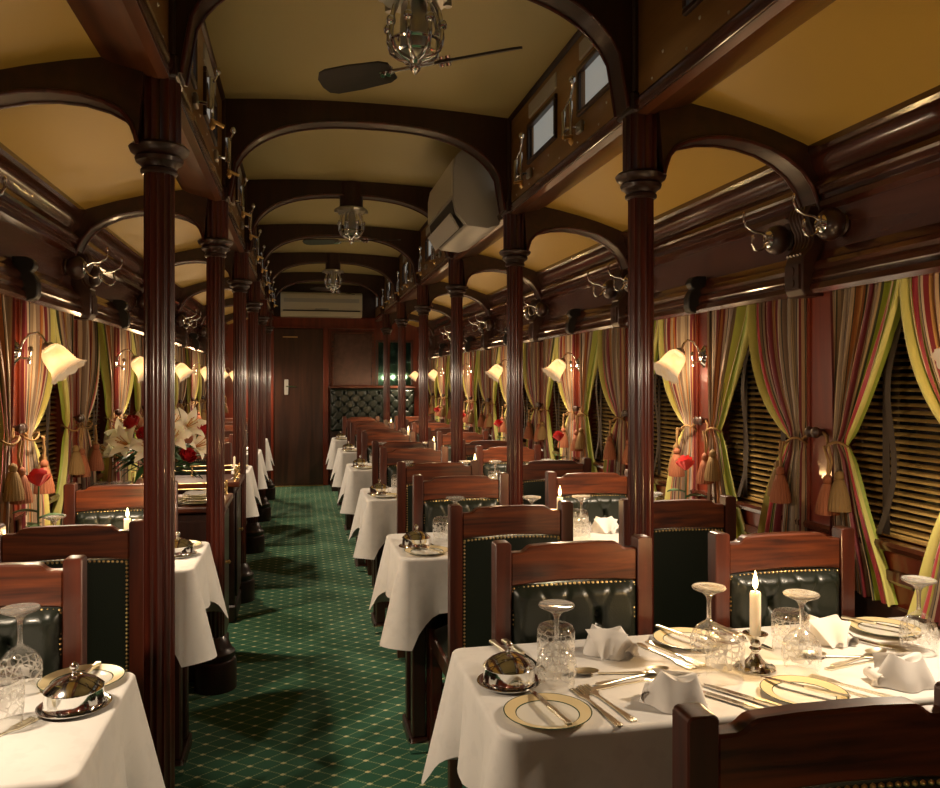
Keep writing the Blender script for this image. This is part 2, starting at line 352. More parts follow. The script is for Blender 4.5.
# outer walls with window openings, pilasters, mouldings
WIN = list(zip(POSTY[:-1], POSTY[1:]))
PW = .066                                            # half width of a pilaster
ZW0, ZW1 = .93, 1.66
for s, sn in sides:
    mb = MB(); xa, xb = sorted((X(UW, s), X(UW+.12, s)))
    mb.box(xa, xb, Y0, Y1, 0, ZW0); mb.box(xa, xb, Y0, Y1, ZW1, 2.25)
    mb.box(xa, xb, Y0, POSTY[0]+PW, ZW0, ZW1)
    for y in POSTY[1:]: mb.box(xa, xb, y-PW, y+PW if y < POSTY[-1] else Y1, ZW0, ZW1)
    wall = struct('wall_' + sn, mb.mesh('wall', M['post'], 0), 'mahogany panelled %s-hand wall between the windows' % sn)
    # frieze + cove + picture rail, chair rail : long mouldings
    def run(name, prof, mat, y0=Y0, y1=Y1, ang=25):
        link(name, MB().prism([(X(u, s), z) for u, z in prof], 'y', y0, y1).mesh(name, mat, ang, fixn=True), wall)
    run('cove_moulding', [(1.30,2.14),(1.225,2.115),(1.222,2.095),(1.232,2.085),(1.236,2.06),(1.246,2.035),(1.262,2.015),(1.262,2.003),(1.245,1.998),(1.243,1.982),(1.250,1.975),(1.252,1.962),(1.262,1.958),(1.263,1.945),(1.256,1.938),(1.258,1.922),(1.275,1.910),(1.30,1.908)], M['wood_y'])
    run('frieze_panel', [(1.30,1.91),(1.278,1.91),(1.278,1.775),(1.30,1.775)], M['frieze'])
    run('picture_rail', [(1.30,1.785),(1.270,1.785),(1.266,1.775),(1.262,1.760),(1.245,1.752),(1.240,1.738),(1.246,1.726),(1.236,1.715),(1.232,1.700),(1.240,1.690),(1.228,1.682),(1.224,1.664),(1.236,1.652),(1.30,1.650)], M['wood_y'])
    run('window_sill', [(1.30,.935),(1.262,.935),(1.255,.925),(1.258,.912),(1.27,.905),(1.30,.900)], M['wood_y'])
    run('chair_rail', [(1.30,.86),(1.272,.855),(1.268,.83),(1.275,.82),(1.30,.815)], M['wood_y'])
    pil = MB().box(-.008, .012, -PW+.012, PW-.012, ZW0+.0, ZW1).box(-.014, .012, -PW, -PW+.014, ZW0, ZW1).box(-.014, .012, PW-.014, PW, ZW0, ZW1)
    for sc in (-1, 1):
        for z in (1.02, 1.22, 1.42, 1.60): pil.lathe([(.004,-.017),(.002,-.0175)], 6, (0, sc*(PW-.007), z), 'x')
    pm = pil.mesh('pilaster', M['post'], 30)
    for y in POSTY: link('pilaster', pm, wall, (X(UW-.002, s), y, 0), (0, 0, 0 if s > 0 else pi))
    # lower panels
    dm = MB().box(-.010, .01, -.28, .28, .14, .76).mesh('dado panel', M['dark'], 0, .006)
    for a, b in WIN: link('dado_panel', dm, wall, (X(UW, s), (a+b)/2, 0), (0, 0, 0 if s > 0 else pi))
    bb = MB().box(*sorted((X(UW-.03, s), X(UW+.02, s))), Y0, Y1, 0, .12)
    struct('baseboard_' + sn, bb.mesh('baseboard', M['dark'], 0, .005), 'dark wooden baseboard along the %s-hand wall' % sn)

# windows behind the blinds
nwin = 0
fr = MB().box(-.01,.03,-.305,-.27,ZW0,ZW1).box(-.01,.03,.27,.305,ZW0,ZW1).box(-.01,.03,-.27,.27,ZW0,ZW0+.035).box(-.01,.03,-.27,.27,ZW1-.035,ZW1).box(-.005,.03,-.27,.27,1.285,1.305).mesh('window frame', M['darkz'], 0, .003)
pn = MB().box(.008,.014,-.275,.275,ZW0+.03,ZW1-.03).mesh('pane', M['night'], 0)
for s, sn in sides:
    for a, b in WIN:
        nwin += 1
        w = struct('window_%d' % nwin, fr, None, (X(UW+.07, s), (a+b)/2, 0), 0 if s > 0 else pi)
        link('pane', pn, w)

# clerestory walls (fascia, frames, frosted panes) above the column rows
UF = .665
WL = 0.36                                            # clerestory light length
cl_y = []
for k in range(-2, 6):
    c0 = 2.29 + 1.47*k
    cl_y += [c0 + .265, c0 + .915]
cl_y = [y for y in cl_y if y < Y1-.2 and y > Y0+.2]
for s, sn in sides:
    mb = MB(); xa, xb = sorted((X(UF, s), X(UF+.05, s)))
    mb.box(xa, xb, Y0, Y1, 2.20, 2.345); mb.box(xa, xb, Y0, Y1, 2.50, 2.70)
    ys = [Y0] + [q for y in cl_y for q in (y-WL/2, y+WL/2)] + [Y1]
    for i in range(0, len(ys), 2): mb.box(xa, xb, ys[i], ys[i+1], 2.345, 2.50)
    wl = struct('wall_clerestory_' + sn, mb.mesh('clerestory wall', M['fascia'], 0), 'amber wooden fascia with frosted lights above the %s column row' % sn)
    link('lintel_soffit', MB().prism([(X(u, s), z) for u, z in [(.665,2.205),(.665,2.185),(.69,2.178),(.80,2.205),(.83,2.218),(.83,2.26),(.70,2.26)]], 'y', Y0, Y1).mesh('lintel soffit', M['copper'], 20, fixn=True), wl)
    link('fascia_bead', MB().prism([(X(u, s), z) for u, z in [(.67,2.226),(.655,2.224),(.650,2.214),(.653,2.202),(.660,2.188),(.67,2.186)]], 'y', Y0, Y1).mesh('fascia bead', M['wood_y'], 30, fixn=True), wl)
    link('top_rail', MB().prism([(X(u, s), z) for u, z in [(.67,2.70),(.615,2.70),(.618,2.668),(.640,2.655),(.655,2.63),(.67,2.62)]], 'y', Y0, Y1).mesh('clerestory top rail', M['dark'], 20, fixn=True), wl)
    fm = MB()
    for (a0, a1, z0, z1) in ((-.20,.20,2.335,2.352),(-.20,.20,2.493,2.512),(-.20,-.18,2.352,2.493),(.18,.20,2.352,2.493)): fm.box(-.012, .01, a0, a1, z0, z1)
    fm = fm.mesh('light frame', M['darkz'], 0, .003)
    pm = MB().box(.006, .012, -.185, .185, 2.345, 2.50).mesh('frosted pane', M['clere'], 0)
    up = MB().box(-.006, .006, -.19, .19, 2.535, 2.60).mesh('vent panel', M['ac2'], 0, .004)
    for y in cl_y:
        r = (0, 0, 0 if s > 0 else pi)
        link('light_frame', fm, wl, (X(UF, s), y, 0), r); link('frosted_pane', pm, wl, (X(UF+.01, s), y, 0), r); link('vent_panel', up, wl, (X(UF, s), y, 0), r)
    sb = MB()
    y = Y0 + .2
    while y < Y1: sb.lathe([(.006,0),(.003,-.003)] if s > 0 else [(.003,.003),(.006,0)], 6, (X(UF, s), y, 2.30), 'x'); sb.lathe([(.005,0),(.0025,-.003)] if s > 0 else [(.0025,.003),(.005,0)], 6, (X(UF, s), y+.07, 2.25), 'x'); y += .21
    tag(link('screws', sb.mesh('screws', M['steel'], 30), wl), None, None, None, 'stuff')

# end wall, header, door, panel, back wall
we = MB().box(X(1.41,-1), X(1.41), Y1, Y1+.1, 0, 2.75)
we_o = struct('wall_end', we.mesh('end wall', M['post'], 0), 'mahogany end wall around the far door')
hd = MB().box(X(.66,-1), X(.66), Y1-.05, Y1, 2.09, 2.21).box(X(.66,-1), X(.66), Y1-.07, Y1, 2.075, 2.10).box(X(.66,-1), X(.66), Y1-.065, Y1, 2.20, 2.225)
link('header_beam', hd.mesh('header', M['post'], 0, .004), we_o)
tr = MB().box(X(.66,-1), X(.66), Y1-.03, Y1, 2.225, 2.66)
link('transom_panel', tr.mesh('transom', M['dark'], 0), we_o)
for x in (-.37, .335): link('door_jamb', MB().box(x-.035, x+.035, Y1-.06, Y1, 0, 2.08).mesh('jamb', M['post'], 0, .005), we_o)
pf = MB(); x0, x1, z0, z1 = .41, .97, 1.29, 2.04
link('wall_panel', MB().box(x0+.03, x1-.03, Y1-.018, Y1, z0+.03, z1-.03).mesh('panel', M['frieze'], 0, .004), we_o)
for (a, b, c, d) in ((x0, x1, z0, z0+.03), (x0, x1, z1-.03, z1), (x0, x0+.03, z0+.03, z1-.03), (x1-.03, x1, z0+.03, z1-.03)): pf.box(a, b, Y1-.03, Y1, c, d)
link('panel_frame', pf.mesh('panel frame', M['wood_x'], 0, .004), we_o)
mf = MB(); x0, x1, z0, z1 = 1.0, 1.50, 1.29, 1.93
for (a, b, c, d) in ((x0, x1, z0, z0+.03), (x0, x1, z1-.03, z1), (x0, x0+.03, z0+.03, z1-.03), (x1-.03, x1, z0+.03, z1-.03)): mf.box(a, b, Y1-.035, Y1, c, d)
mir = thing('wall_mirror', 'teal mirror in a dark frame on the end wall right of the panel', 'mirror', [dict(n='frame', m=mf.mesh('mirror frame', M['wood_z'], 0, .004)), dict(n='mirror_glass', m=MB().box(x0+.03, x1-.03, Y1-.022, Y1-.005, z0+.03, z1-.03).mesh('mirror glass', M['mirror'], 0))])
dr = MB().box(-.335, .30, Y1-.045, Y1-.005, .01, 2.07)
d_o = struct('door_1', dr.mesh('door', M['door'], 0, .004), 'dark wooden door closing the far end of the aisle')
hp = MB().box(-.20, -.15, Y1-.06, Y1-.045, 1.20, 1.40)
link('lock_plate', hp.mesh('lock plate', plain('satin nickel', (.62,.60,.55), .4, .5), 0, .004), d_o)
link('door_handle', MB().tube([(-.175, Y1-.055, 1.31), (-.175, Y1-.10, 1.31), (-.05, Y1-.10, 1.31)], .009, 8).mesh('handle', M['silver']), d_o)
link('name_plate', MB().box(-.22, -.03, Y1-.052, Y1-.045, 1.95, 1.965).mesh('name plate', M['brass'], 0), d_o)
link('door_threshold', MB().box(-.34, .30, Y1-.10, Y1-.05, 0, .012).mesh('threshold', M['brass'], 0, .003), d_o)
wb = MB().box(X(1.41,-1), X(1.41), Y0-.1, Y0, 0, 2.75)
struct('wall_back', wb.mesh('back wall', M['post'], 0), 'mahogany wall behind the camera')

# ------------------------------------------------------------------ arches (trim) at every column line
def arch_poly():
    top = [(u/16*.665, camber(u/16*.665)+.01) for u in range(-16, 17)]
    und = []
    for i in range(49):
        t = -1 + 2*i/48; q = max(0, 1-abs(t)**2.6)**(1/2.6)
        und.append((t*.635, 2.20 + .375*q))
    return top, und
top, und = arch_poly()
ap = [(XC+u, z) for u, z in top] + [(XC+.665, 2.20)] + [(XC+u, z) for u, z in und[::-1]] + [(XC-.665, 2.20)]
am = MB().prism(ap, 'y', -.045, .045).mesh('clerestory arch', M['darkz'], 25)
bead = MB()
for yy in (-.048, .048): bead.tube([(XC+u, yy, z-.001) for u, z in und], .006, 8)
beadm = bead.mesh('arch bead', M['wood_z'])
su = [(.74, 2.0), (.745, 2.02), (.757, 2.055), (.78, 2.083), (.82, 2.103), (.88, 2.118), (.95, 2.122), (1.02, 2.115), (1.09, 2.098), (1.15, 2.070), (1.20, 2.035), (1.235, 1.99), (1.255, 1.945), (1.262, 1.915)]
for k, y in enumerate([.82] + COLY):
    o = tag(link('trim_%d' % (k+1), am, None, (0, y, 0)), 'dark wooden arch spanning the aisle, %s from the viewer' % ('just overhead, outside the view' if k == 0 else ORD[k-1]), None, None, 'structure')
    link('arch_bead', beadm, o)
n = 8
for s, sn in sides:
    tp = [(u, zside(u)+.012) for u in (1.30, 1.24, 1.15, 1.05, .95, .85, .72)]
    sa = MB().prism([(X(u, s), z) for u, z in su] + [(X(1.30, s), 1.915)] + [(X(u, s), z) for u, z in tp], 'y', -.04, .04).mesh('side arch', M['dark'], 25, fixn=True)
    sbd = MB()
    for yy in (-.043, .043): sbd.tube([(X(u, s), yy, z-.001) for u, z in su], .006, 8)
    sbd = sbd.mesh('side arch bead', M['wood_z'])
    # moulded scroll bracket below the arch, across frieze and picture rail
    br = [(1.285,1.925),(1.225,1.925),(1.215,1.90),(1.222,1.875),(1.235,1.85),(1.238,1.82),(1.228,1.795),(1.205,1.775),(1.200,1.75),(1.200,1.665),(1.21,1.645),(1.285,1.645)]
    bk = MB().prism([(X(u, s), z) for u, z in br], 'y', -.045, .045).mesh('scroll bracket', M['dark'], 25, .004, fixn=True)
    rd = MB()
    for q in range(5): rd.tube([(X(u-.003, s), -.034+q*.017, z) for u, z in br[1:8]], .006, 6)
    rd = rd.mesh('bracket reeding', M['dark'])
    pl = MB().box(*sorted((X(1.193, s), X(1.203, s))), -.036, .036, 1.668, 1.745)
    for zz in (1.688, 1.725):
        pl.lathe([(.016,-.006),(.014,.004)], 10, (X(1.196, s), -.0, zz), 'x')
    pl = pl.mesh('carved plate', M['dark'], 30, fixn=True)
    for k, y in enumerate([.82] + COLY):
        n += 1
        o = tag(link('trim_%d' % n, sa, None, (0, y-.03, 0)), 'dark wooden arch from %s column row to the wall, %s' % (sn, 'outside the view' if k == 0 else ORD[k-1] + ' of its row'), None, None, 'structure')
        link('arch_bead', sbd, o); b = link('scroll_bracket', bk, o); link('reeding', rd, b); link('carved_plate', pl, b)

# ------------------------------------------------------------------ columns
def lobed(seg, lob, r, d):
    return [((r - d*abs(cos(lob*t/2))**.6)*cos(t), (r - d*abs(cos(lob*t/2))**.6)*sin(t)) for t in [2*pi*i/seg for i in range(seg)]]
sh = MB()
for z0, z1, r in ((.20, 1.955, .0395),): sh.prism(lobed(84, 14, r, .0042), 'z', z0, z1)
P_col = [
  dict(n='plinth', m=MB().lathe([(.092,0),(.092,.12),(.088,.13),(.080,.135),(.086,.15),(.086,.165),(.074,.175),(.066,.19),(.062,.205),(.05,.225),(.042,.235)], 24).mesh('plinth', M['darkz'], 35)),
  dict(n='shaft', m=sh.mesh('shaft', M['wood_z'], 60)),
  dict(n='capital', m=MB().lathe([(.042,1.935),(.048,1.94),(.048,1.948),(.043,1.952),(.050,1.962),(.060,1.968),(.063,1.978),(.058,1.984),(.064,1.988),(.074,1.995),(.078,2.006),(.070,2.014),(.056,2.018)], 28).mesh('capital', M['darkz'], 35)),
  dict(n='fluted_drum', m=MB().prism(lobed(96, 16, .056, .0055), 'z', 2.012, 2.185).mesh('drum', M['wood_z'], 60)),
  dict(n='cap_block', m=MB().box(-.055,.055,-.06,.06,2.185,2.245).mesh('cap block', M['darkz'], 0, .006)),
  dict(n='upper_post', m=MB().box(-.048,.03,-.055,.055,2.245,2.655).mesh('upper post', M['darkz'], 0, .006)),
]
for s, sn in sides:
    for k, y in enumerate(COLY):
        thing('column', 'reeded mahogany column with ringed capital, %s of the %s-hand row' % (ORD[k], sn), 'column', P_col, (X(.697, s), y, 0), 0 if s > 0 else pi, 'columns along the aisle')

# ------------------------------------------------------------------ chairs
def tuft(x, z, w, h, sx, sz, H):
    """height of a buttoned leather pad at x (-w/2..w/2), z (0..h)"""
    e = min(1, (w/2-abs(x))/.030)*1.0; e2 = min(1, min(z, h-z)/.030)
    b = (1-(1-max(0,e))**2)*(1-(1-max(0,e2))**2)
    d = 0
    p = x/sx + (z-h*.5)/sz; q = x/sx - (z-h*.5)/sz
    fp, fq = abs(p-round(p)), abs(q-round(q))
    d += .22*exp(-(fp/.05)**2) + .22*exp(-(fq/.05)**2)
    r2 = (fp*fp+fq*fq)
    d += .8*exp(-r2/(.016))
    return H*b*(1-min(.95, d))
CW = .40; CH = .985
def crest():
    pts = [(-.158,.872),(-.10,.878),(0,.881),(.10,.878),(.158,.872),(.158,.955),(.132,.955),(.122,.958),(.116,.966),(.105,.970),(.05,.973),(-.05,.973),(-.105,.970),(-.116,.966),(-.122,.958),(-.132,.955),(-.158,.955)]
    return MB().prism(pts, 'y', -.016, .016)
pw, ph, pz = .312, .38, .492
pad = MB().grid(lambda u, v: ((u-.5)*pw, .012 + tuft((u-.5)*pw, v*ph, pw, ph, .105, .22, .030), pz+v*ph), 54, 60)
def nails(y, sg):
    mb = MB()
    def nail(x, z): mb.lathe([(.0042, 0), (.0030, .0028*sg), (.0002, .0040*sg)], 6, (x, y, z), 'y', cap=False)
    k = 0
    for i in range(27): nail(-.150+i*.300/26, pz+ph-.006+.006*(1-((i-13)/13)**2))
    for i in range(32): nail(-.151, pz+.008+i*(ph-.02)/31); nail(.151, pz+.008+i*(ph-.02)/31)
    for i in range(27): nail(-.150+i*.300/26, pz+.006)
    return mb.mesh('nailheads', M['brass'], 60, fixn=True)
btn = MB()
for j in range(-3, 4):
    for i in range(-3, 4):
        x = (i+j)*.5*.105; z = pz+ph*.5+(i-j)*.5*.22
        if abs(x) < pw/2-.03 and pz+.04 < z < pz+ph-.04: btn.lathe([(.009,.012),(.0085,.016),(.005,.0185),(.0005,.0195)], 10, (x, 0, z), 'y', cap=False)
seat = MB().grid(lambda u, v: ((u-.5)*.385*(1-.04*v), .02+v*.39, .455+.045*(1-(2*u-1)**6)*(1-(2*v-1)**6)), 20, 20)
def post(sx):
    mb = MB().prism([(sx*.158,.02),(sx*.197,.02),(sx*.197,.977),(sx*.192,.982),(sx*.163,.982),(sx*.158,.977)], 'y', -.022, .022)
    return mb.mesh('post', M['chairpost'], 30, .0022, fixn=True)
P_chair = [
  dict(n='back_post', m=post(-1)), dict(n='back_post', m=post(1)),
  dict(n='crest_rail', m=crest().mesh('crest rail', M['wood_x'], 30, .004)),
  dict(n='lower_rail', m=MB().box(-.158,.158,-.015,.015,.445,.495).mesh('lower rail', M['wood_x'], 0, .004)),
  dict(n='tufted_pad', m=pad.mesh('tufted pad', M['leather'], 0 or 80), s=[dict(n='buttons', m=btn.mesh('buttons', M['leather'], 60, fixn=True), k='stuff')]),
  dict(n='back_panel', m=MB().box(-.158,.158,-.012,.012,.492,.874).mesh('back panel', M['leather'], 0, .002), s=[dict(n='rear_nailheads', m=nails(-.012, -1), k='stuff')]),
  dict(n='front_nailheads', m=nails(.013, 1), k='stuff'),
  dict(n='seat_cushion', m=seat.mesh('seat', M['leather'], 70)),
  dict(n='seat_frame', m=MB().box(-.195,.195,.01,.41,.395,.458).mesh('seat frame', M['chairpost'], 0, .005)),
  dict(n='front_leg', m=MB().box(-.195,-.155,.365,.405,0,.40).mesh('leg', M['chairpost'], 0, .004)),
  dict(n='front_leg', m=MB().box(.155,.195,.365,.405,0,.40).mesh('leg', M['chairpost'], 0, .004)),
  dict(n='stretcher', m=MB().box(-.185,-.170,.02,.37,.14,.17).box(.170,.185,.02,.37,.14,.17).box(-.17,.17,.19,.21,.145,.165).mesh('stretcher', M['chairpost'], 0)),
]
def chair(x, y, face, label):   # face +1 looks down the aisle, -1 looks at the viewer
    thing('dining_chair', label, 'chair', P_chair, (x, y, 0), (0 if face > 0 else pi) + random.uniform(-.012, .012), 'dining chairs', None, (1.05, 1, 1))
FARY = [1.925, 3.365, 4.81, 6.245, 7.685, 9.125]
NEARY = [.89, 2.53, 3.93, 5.33, 6.80, 8.23]
for k in range(6):
    for c, (x, where) in enumerate(((.675, 'aisle'), (1.265, 'window'))):
        chair(x, FARY[k], -1, 'tufted green leather chair facing the viewer, %s side of the %s right-hand table' % (where, ORD[k]))
        if k == 0 and c == 1: continue
        chair(x - (.02 if k == 0 else .0), NEARY[k], 1, 'chair seen from behind, plain leather back, %s side of the %s right-hand table' % (where, ORD[k]))
for k in (0, 1, 3, 4, 5):
    chair(-.685, [1.96, 3.36, 0, 6.245, 7.685, 9.125][k], -1, 'tufted green leather chair facing the viewer at the %s left-hand table' % ORD[k if k < 2 else k-1])
    if k: chair(-.64, [0, 2.44, 0, 5.36, 6.82, 8.25][k], 1, 'chair seen from behind, plain leather back, at the %s left-hand table' % ORD[k if k < 2 else k-1])

# ------------------------------------------------------------------ tables and cloths
def cloth_mesh(xa, xw, s):
    """cloth over a table from aisle edge xa to wall end xw (x local), y 0..TD; hangs on front, aisle side and back"""
    rc = .022
    path = []     # (x, y, nx, ny, dist to nearest corner)
    Lx = abs(xw-xa); sg = 1 if xw > xa else -1
    NS = 44
    for i in range(NS+1):
        d = (1-i/NS); x = xa + sg*(rc + d*(Lx-rc)); path.append((x, 0, 0, -1, d*(Lx-rc)))
    for i in range(1, 8):
        t = i/8*pi/2; path.append((xa+sg*rc*(1-sin(t)), rc*(1-cos(t)), -sg*sin(t), -cos(t), 0))
    for i in range(29):
        y = rc + (TD-2*rc)*i/28; path.append((xa, y, -sg, 0, min(y-rc, TD-rc-y)))
    for i in range(1, 8):
        t = i/8*pi/2; path.append((xa+sg*rc*(1-cos(t)), TD-rc*(1-sin(t)), -sg*cos(t), sin(t), 0))
    for i in range(NS+1):
        d = i/NS; x = xa + sg*(rc + d*(Lx-rc)); path.append((x, TD, 0, 1, d*(Lx-rc)))
    rows = 14; v = []; f = []
    for j in range(rows+1):
        for i, (x, y, nx, ny, dc) in enumerate(path):
            cn = exp(-dc/.045); val = exp(-((dc-.105)/.035)**2)
            drop = .185 + .115*exp(-dc/.05) + .004*sin(i*.5)
            if j <= 3:
                a = j/3*pi/2; out = .010*sin(a); z = TH - .010*(1-cos(a))
            else:
                q = (j-3)/(rows-3); z = TH-.010 - (drop-.010)*q
                out = .010 + q*(.012 + .058*cn - .022*val + .010*sin(dc*34+1.5*sin(i*.2))*(1-cn))
            v.append((x+nx*out, y+ny*out, z))
    w = len(path)
    for j in range(rows):
        for i in range(w-1): f.append((j*w+i, j*w+i+1, (j+1)*w+i+1, (j+1)*w+i))
    mb = MB().add(v, f)
    # flat top from the first ring: fan strips between the front and back runs
    tp = []
    m = w//2
    for i in range(m): tp.append((i, w-1-i, w-2-i, i+1) if i+1 != w-2-i else (i, w-1-i, i+1))
    mb.add([], []); mb.f += [t for t in tp]
    return mb.mesh('tablecloth', M['cloth'], 50, fixn=True)
CL = {1: cloth_mesh(.355, 1.585, 1), -1: cloth_mesh(-.355, -.94, -1)}
def table_proto(xa, xw):
    sg = 1 if xw > xa else -1
    lo, hi = sorted((xa+sg*.02, xw-sg*.005))
    P = [dict(n='table_top', m=MB().box(lo, hi, .015, TD-.015, TH-.035, TH-.004).mesh('top', M['darkz'], 0, .004))]
    for yy in (.17, .33):
        lx = sorted((xa+sg*.055, xa+sg*.105))
        P.append(dict(n='leg', m=MB().box(*lx, yy-.028, yy+.028, .05, TH-.035).mesh('leg', M['darkz'], 0, .005)))
    lx = sorted((xa+sg*.045, xa+sg*.115))
    P.append(dict(n='foot', m=MB().box(*lx, .12, .38, 0, .05).mesh('foot', M['darkz'], 0, .008), s=[dict(n='foot_cap', m=MB().box(lx[0]-.003, lx[1]+.003, .115, .16, .004, .045).mesh('foot cap', M['chrome'], 0, .004))]))
    ax = sorted((xa+sg*.05, xw)); P.append(dict(n='apron', m=MB().box(*ax, .20, .30, TH-.10, TH-.035).mesh('apron', M['darkz'], 0)))
    return P
TP = {1: table_proto(.355, 1.585), -1: table_proto(-.355, -.94)}
LT_ = [0, 1, 3, 4, 5]                     # left-hand tables (a pair of sideboards fills the third bay)
def lname(i): return ORD[i if i < 2 else i-1]
for k in range(6):
    thing('dining_table', 'dark wooden table under the %s right-hand white cloth' % ORD[k], 'table', TP[1], (0, TBL[k], 0), 0, 'dining tables')
    thing('tablecloth', 'white damask cloth with hanging corners on the %s right-hand table' % ORD[k], 'tablecloth', CL[1], (0, TBL[k], 0), 0, 'white tablecloths')
for k in LT_:
    thing('dining_table', 'dark wooden table under the %s left-hand white cloth' % lname(k), 'table', TP[-1], (0, TBL[k], 0), 0, 'dining tables')
    thing('tablecloth', 'white cloth on the narrow %s left-hand table' % lname(k), 'tablecloth', CL[-1], (0, TBL[k], 0), 0, 'white tablecloths')

# ------------------------------------------------------------------ tableware prototypes (origin on the cloth)
ZT = TH + .0005
P_cloche = [
  dict(n='tray', m=MB().lathe([(.050,0),(.060,.002),(.066,.006),(.067,.008),(.064,.0085),(.058,.006),(.0001,.006)], 36).mesh('tray', M['silver'], 35)),
  dict(n='dome', m=MB().lathe([(.0535,.007),(.055,.010),(.0535,.013),(.053,.036),(.0545,.039),(.052,.042),(.040,.052),(.024,.060),(.014,.0635),(.008,.065)], 36).mesh('dome', M['silver'], 30),
       s=[dict(n='knob', m=MB().lathe([(.010,.064),(.005,.067),(.004,.072),(.007,.075),(.0085,.080),(.007,.085),(.003,.0885),(.0003,.089)], 14).mesh('knob', M['silver'], 60))])]
P_plate = [
  dict(n='well', m=MB().lathe([(.045,0),(.050,.0005),(.060,.004),(.0598,.0056),(.052,.0032),(.045,.0028),(.0001,.0028)], 40).mesh('plate well', M['china'], 40)),
  dict(n='gold_band', m=MB().lathe([(.0598,.0040),(.0815,.0100),(.0815,.0113),(.0598,.0058)], 44, cap=False).mesh('plate band', M['gold'], 30), l='gold rim band'),
  dict(n='rim_line', m=MB().lathe([(.0812,.0098),(.0832,.0105),(.0834,.0114),(.0815,.0116)], 44, cap=False).mesh('plate rim', M['greenrim'], 40)),
  dict(n='inner_line', m=MB().lathe([(.0585,.0052),(.0600,.0060),(.0605,.0062)], 40, cap=False).mesh('plate line', M['greenrim'], 40))]
P_wine = [
  dict(n='bowl', m=MB().lathe([(.036,.0),(.0375,.004),(.0395,.02),(.0415,.04),(.0405,.055),(.036,.068),(.027,.080),(.016,.089),(.008,.094),(.0055,.098)], 32, cap=False).mesh('bowl', M['crystal_w'], 60)),
  dict(n='stem', m=MB().lathe([(.0055,.098),(.0045,.105),(.0045,.130),(.0055,.142),(.009,.150),(.016,.156),(.0001,.157)], 16, cap=False).mesh('stem', M['solid'], 60)),
  dict(n='foot', m=MB().lathe([(.016,.156),(.028,.161),(.036,.165),(.0375,.168),(.036,.1705),(.026,.1695),(.0001,.168)], 32).mesh('foot', M['solid'], 60))]
P_tumb = [
  dict(n='tumbler_wall', m=MB().lathe([(.037,0),(.0385,.001),(.0405,.03),(.0415,.07),(.041,.088),(.037,.097),(.030,.100)], 32, cap=False).mesh('tumbler', M['crystal_t'], 60)),
  dict(n='tumbler_base', m=MB().lathe([(.030,.100),(.024,.0985),(.0001,.096)], 32, cap=False).lathe([(.0385,.086),(.034,.082),(.0001,.080)], 32, cap=False).mesh('tumbler base', M['glass'], 60))]
def flame_mesh():
    return MB().lathe([(.0005,0),(.0045,.006),(.0062,.013),(.0055,.021),(.0032,.031),(.0012,.039),(.0001,.043)], 12).mesh('flame', M['flame'], 80)
P_candle = [
  dict(n='stick', m=MB().lathe([(.043,0),(.044,.003),(.042,.006),(.030,.009),(.022,.015),(.014,.024),(.009,.034),(.010,.040),(.013,.044),(.009,.049),(.010,.052),(.016,.057),(.020,.066),(.026,.074),(.027,.077),(.024,.078),(.014,.070)], 28).mesh('candlestick', M['silver'], 40), l='silver candlestick'),
  dict(n='candle', m=MB().lathe([(.0118,.066),(.0118,.164),(.010,.168),(.004,.166),(.0003,.164)], 20).mesh('candle', M['wax'], 40), s=[dict(n='wick', m=MB().tube([(0,0,.164),(0,0,.172),(.001,0,.176)], .001, 5).mesh('wick', M['black']))]),
  dict(n='flame', m=flame_mesh(), at=(0, 0, .172))]
NC = [0]
def candle(x, y, z, label, sz=1):
    o = thing('candle', label, 'candle', P_candle, (x, y, z), random.uniform(0, 6), 'lit candles', None, (1, 1, sz) if sz != 1 else None)
    l = bpy.data.lights.new('candle light', 'POINT'); l.energy = CANDLE_W; l.color = CANDLE_C; l.shadow_soft_size = .012
    lo = bpy.data.objects.new('candle_light', l); COL.objects.link(lo); lo.parent = o; lo.location = (0, 0, .222)
def flat(outline, t0, t1): return MB().prism(outline, 'z', t0, t1)
def half(pts): return pts + [(-x, y) for x, y in pts[::-1]]
P_fork = MB().prism(half([(.0055,-.095),(.0075,-.088),(.0060,-.06),(.0028,-.02),(.0025,.03),(.006,.042),(.0105,.050),(.0108,.095),(.0088,.097),(.0076,.056),(.0060,.055),(.0050,.097),(.0030,.097),(.0022,.056),(.0006,.056)]), 'z', 0, .0026).mesh('fork', M['cutlery'], 20, fixn=True)
P_knife = [dict(n='handle', m=MB().prism(half([(.007,-.11),(.0085,-.104),(.0065,-.09),(.0055,-.06),(.0075,-.02),(.0065,-.008),(.005,-.003)]), 'z', 0, .008).mesh('handle', M['cutlery'], 30, .0018, fixn=True)),
           dict(n='blade', m=MB().prism([(-.006,-.004),(.006,-.004),(.008,.01),(.0085,.06),(.0065,.09),(.001,.108),(-.004,.102),(-.006,.085)], 'z', .002, .0045).mesh('blade', M['knife'], 20, fixn=True))]
P_spoon = [dict(n='handle', m=MB().prism(half([(.0055,-.095),(.0078,-.086),(.0060,-.06),(.0028,-.02),(.0025,.036)]), 'z', .001, .0045).mesh('spoon handle', M['cutlery'], 30, .0008, fixn=True)),
           dict(n='bowl', m=MB().grid(lambda u, v: ((.0185*v*(1-.12*sin(2*pi*u)))*cos(2*pi*u), .064+.031*v*sin(2*pi*u), .0015+.008*v*v), 20, 5, True).mesh('spoon bowl', M['cutlery'], 80))]
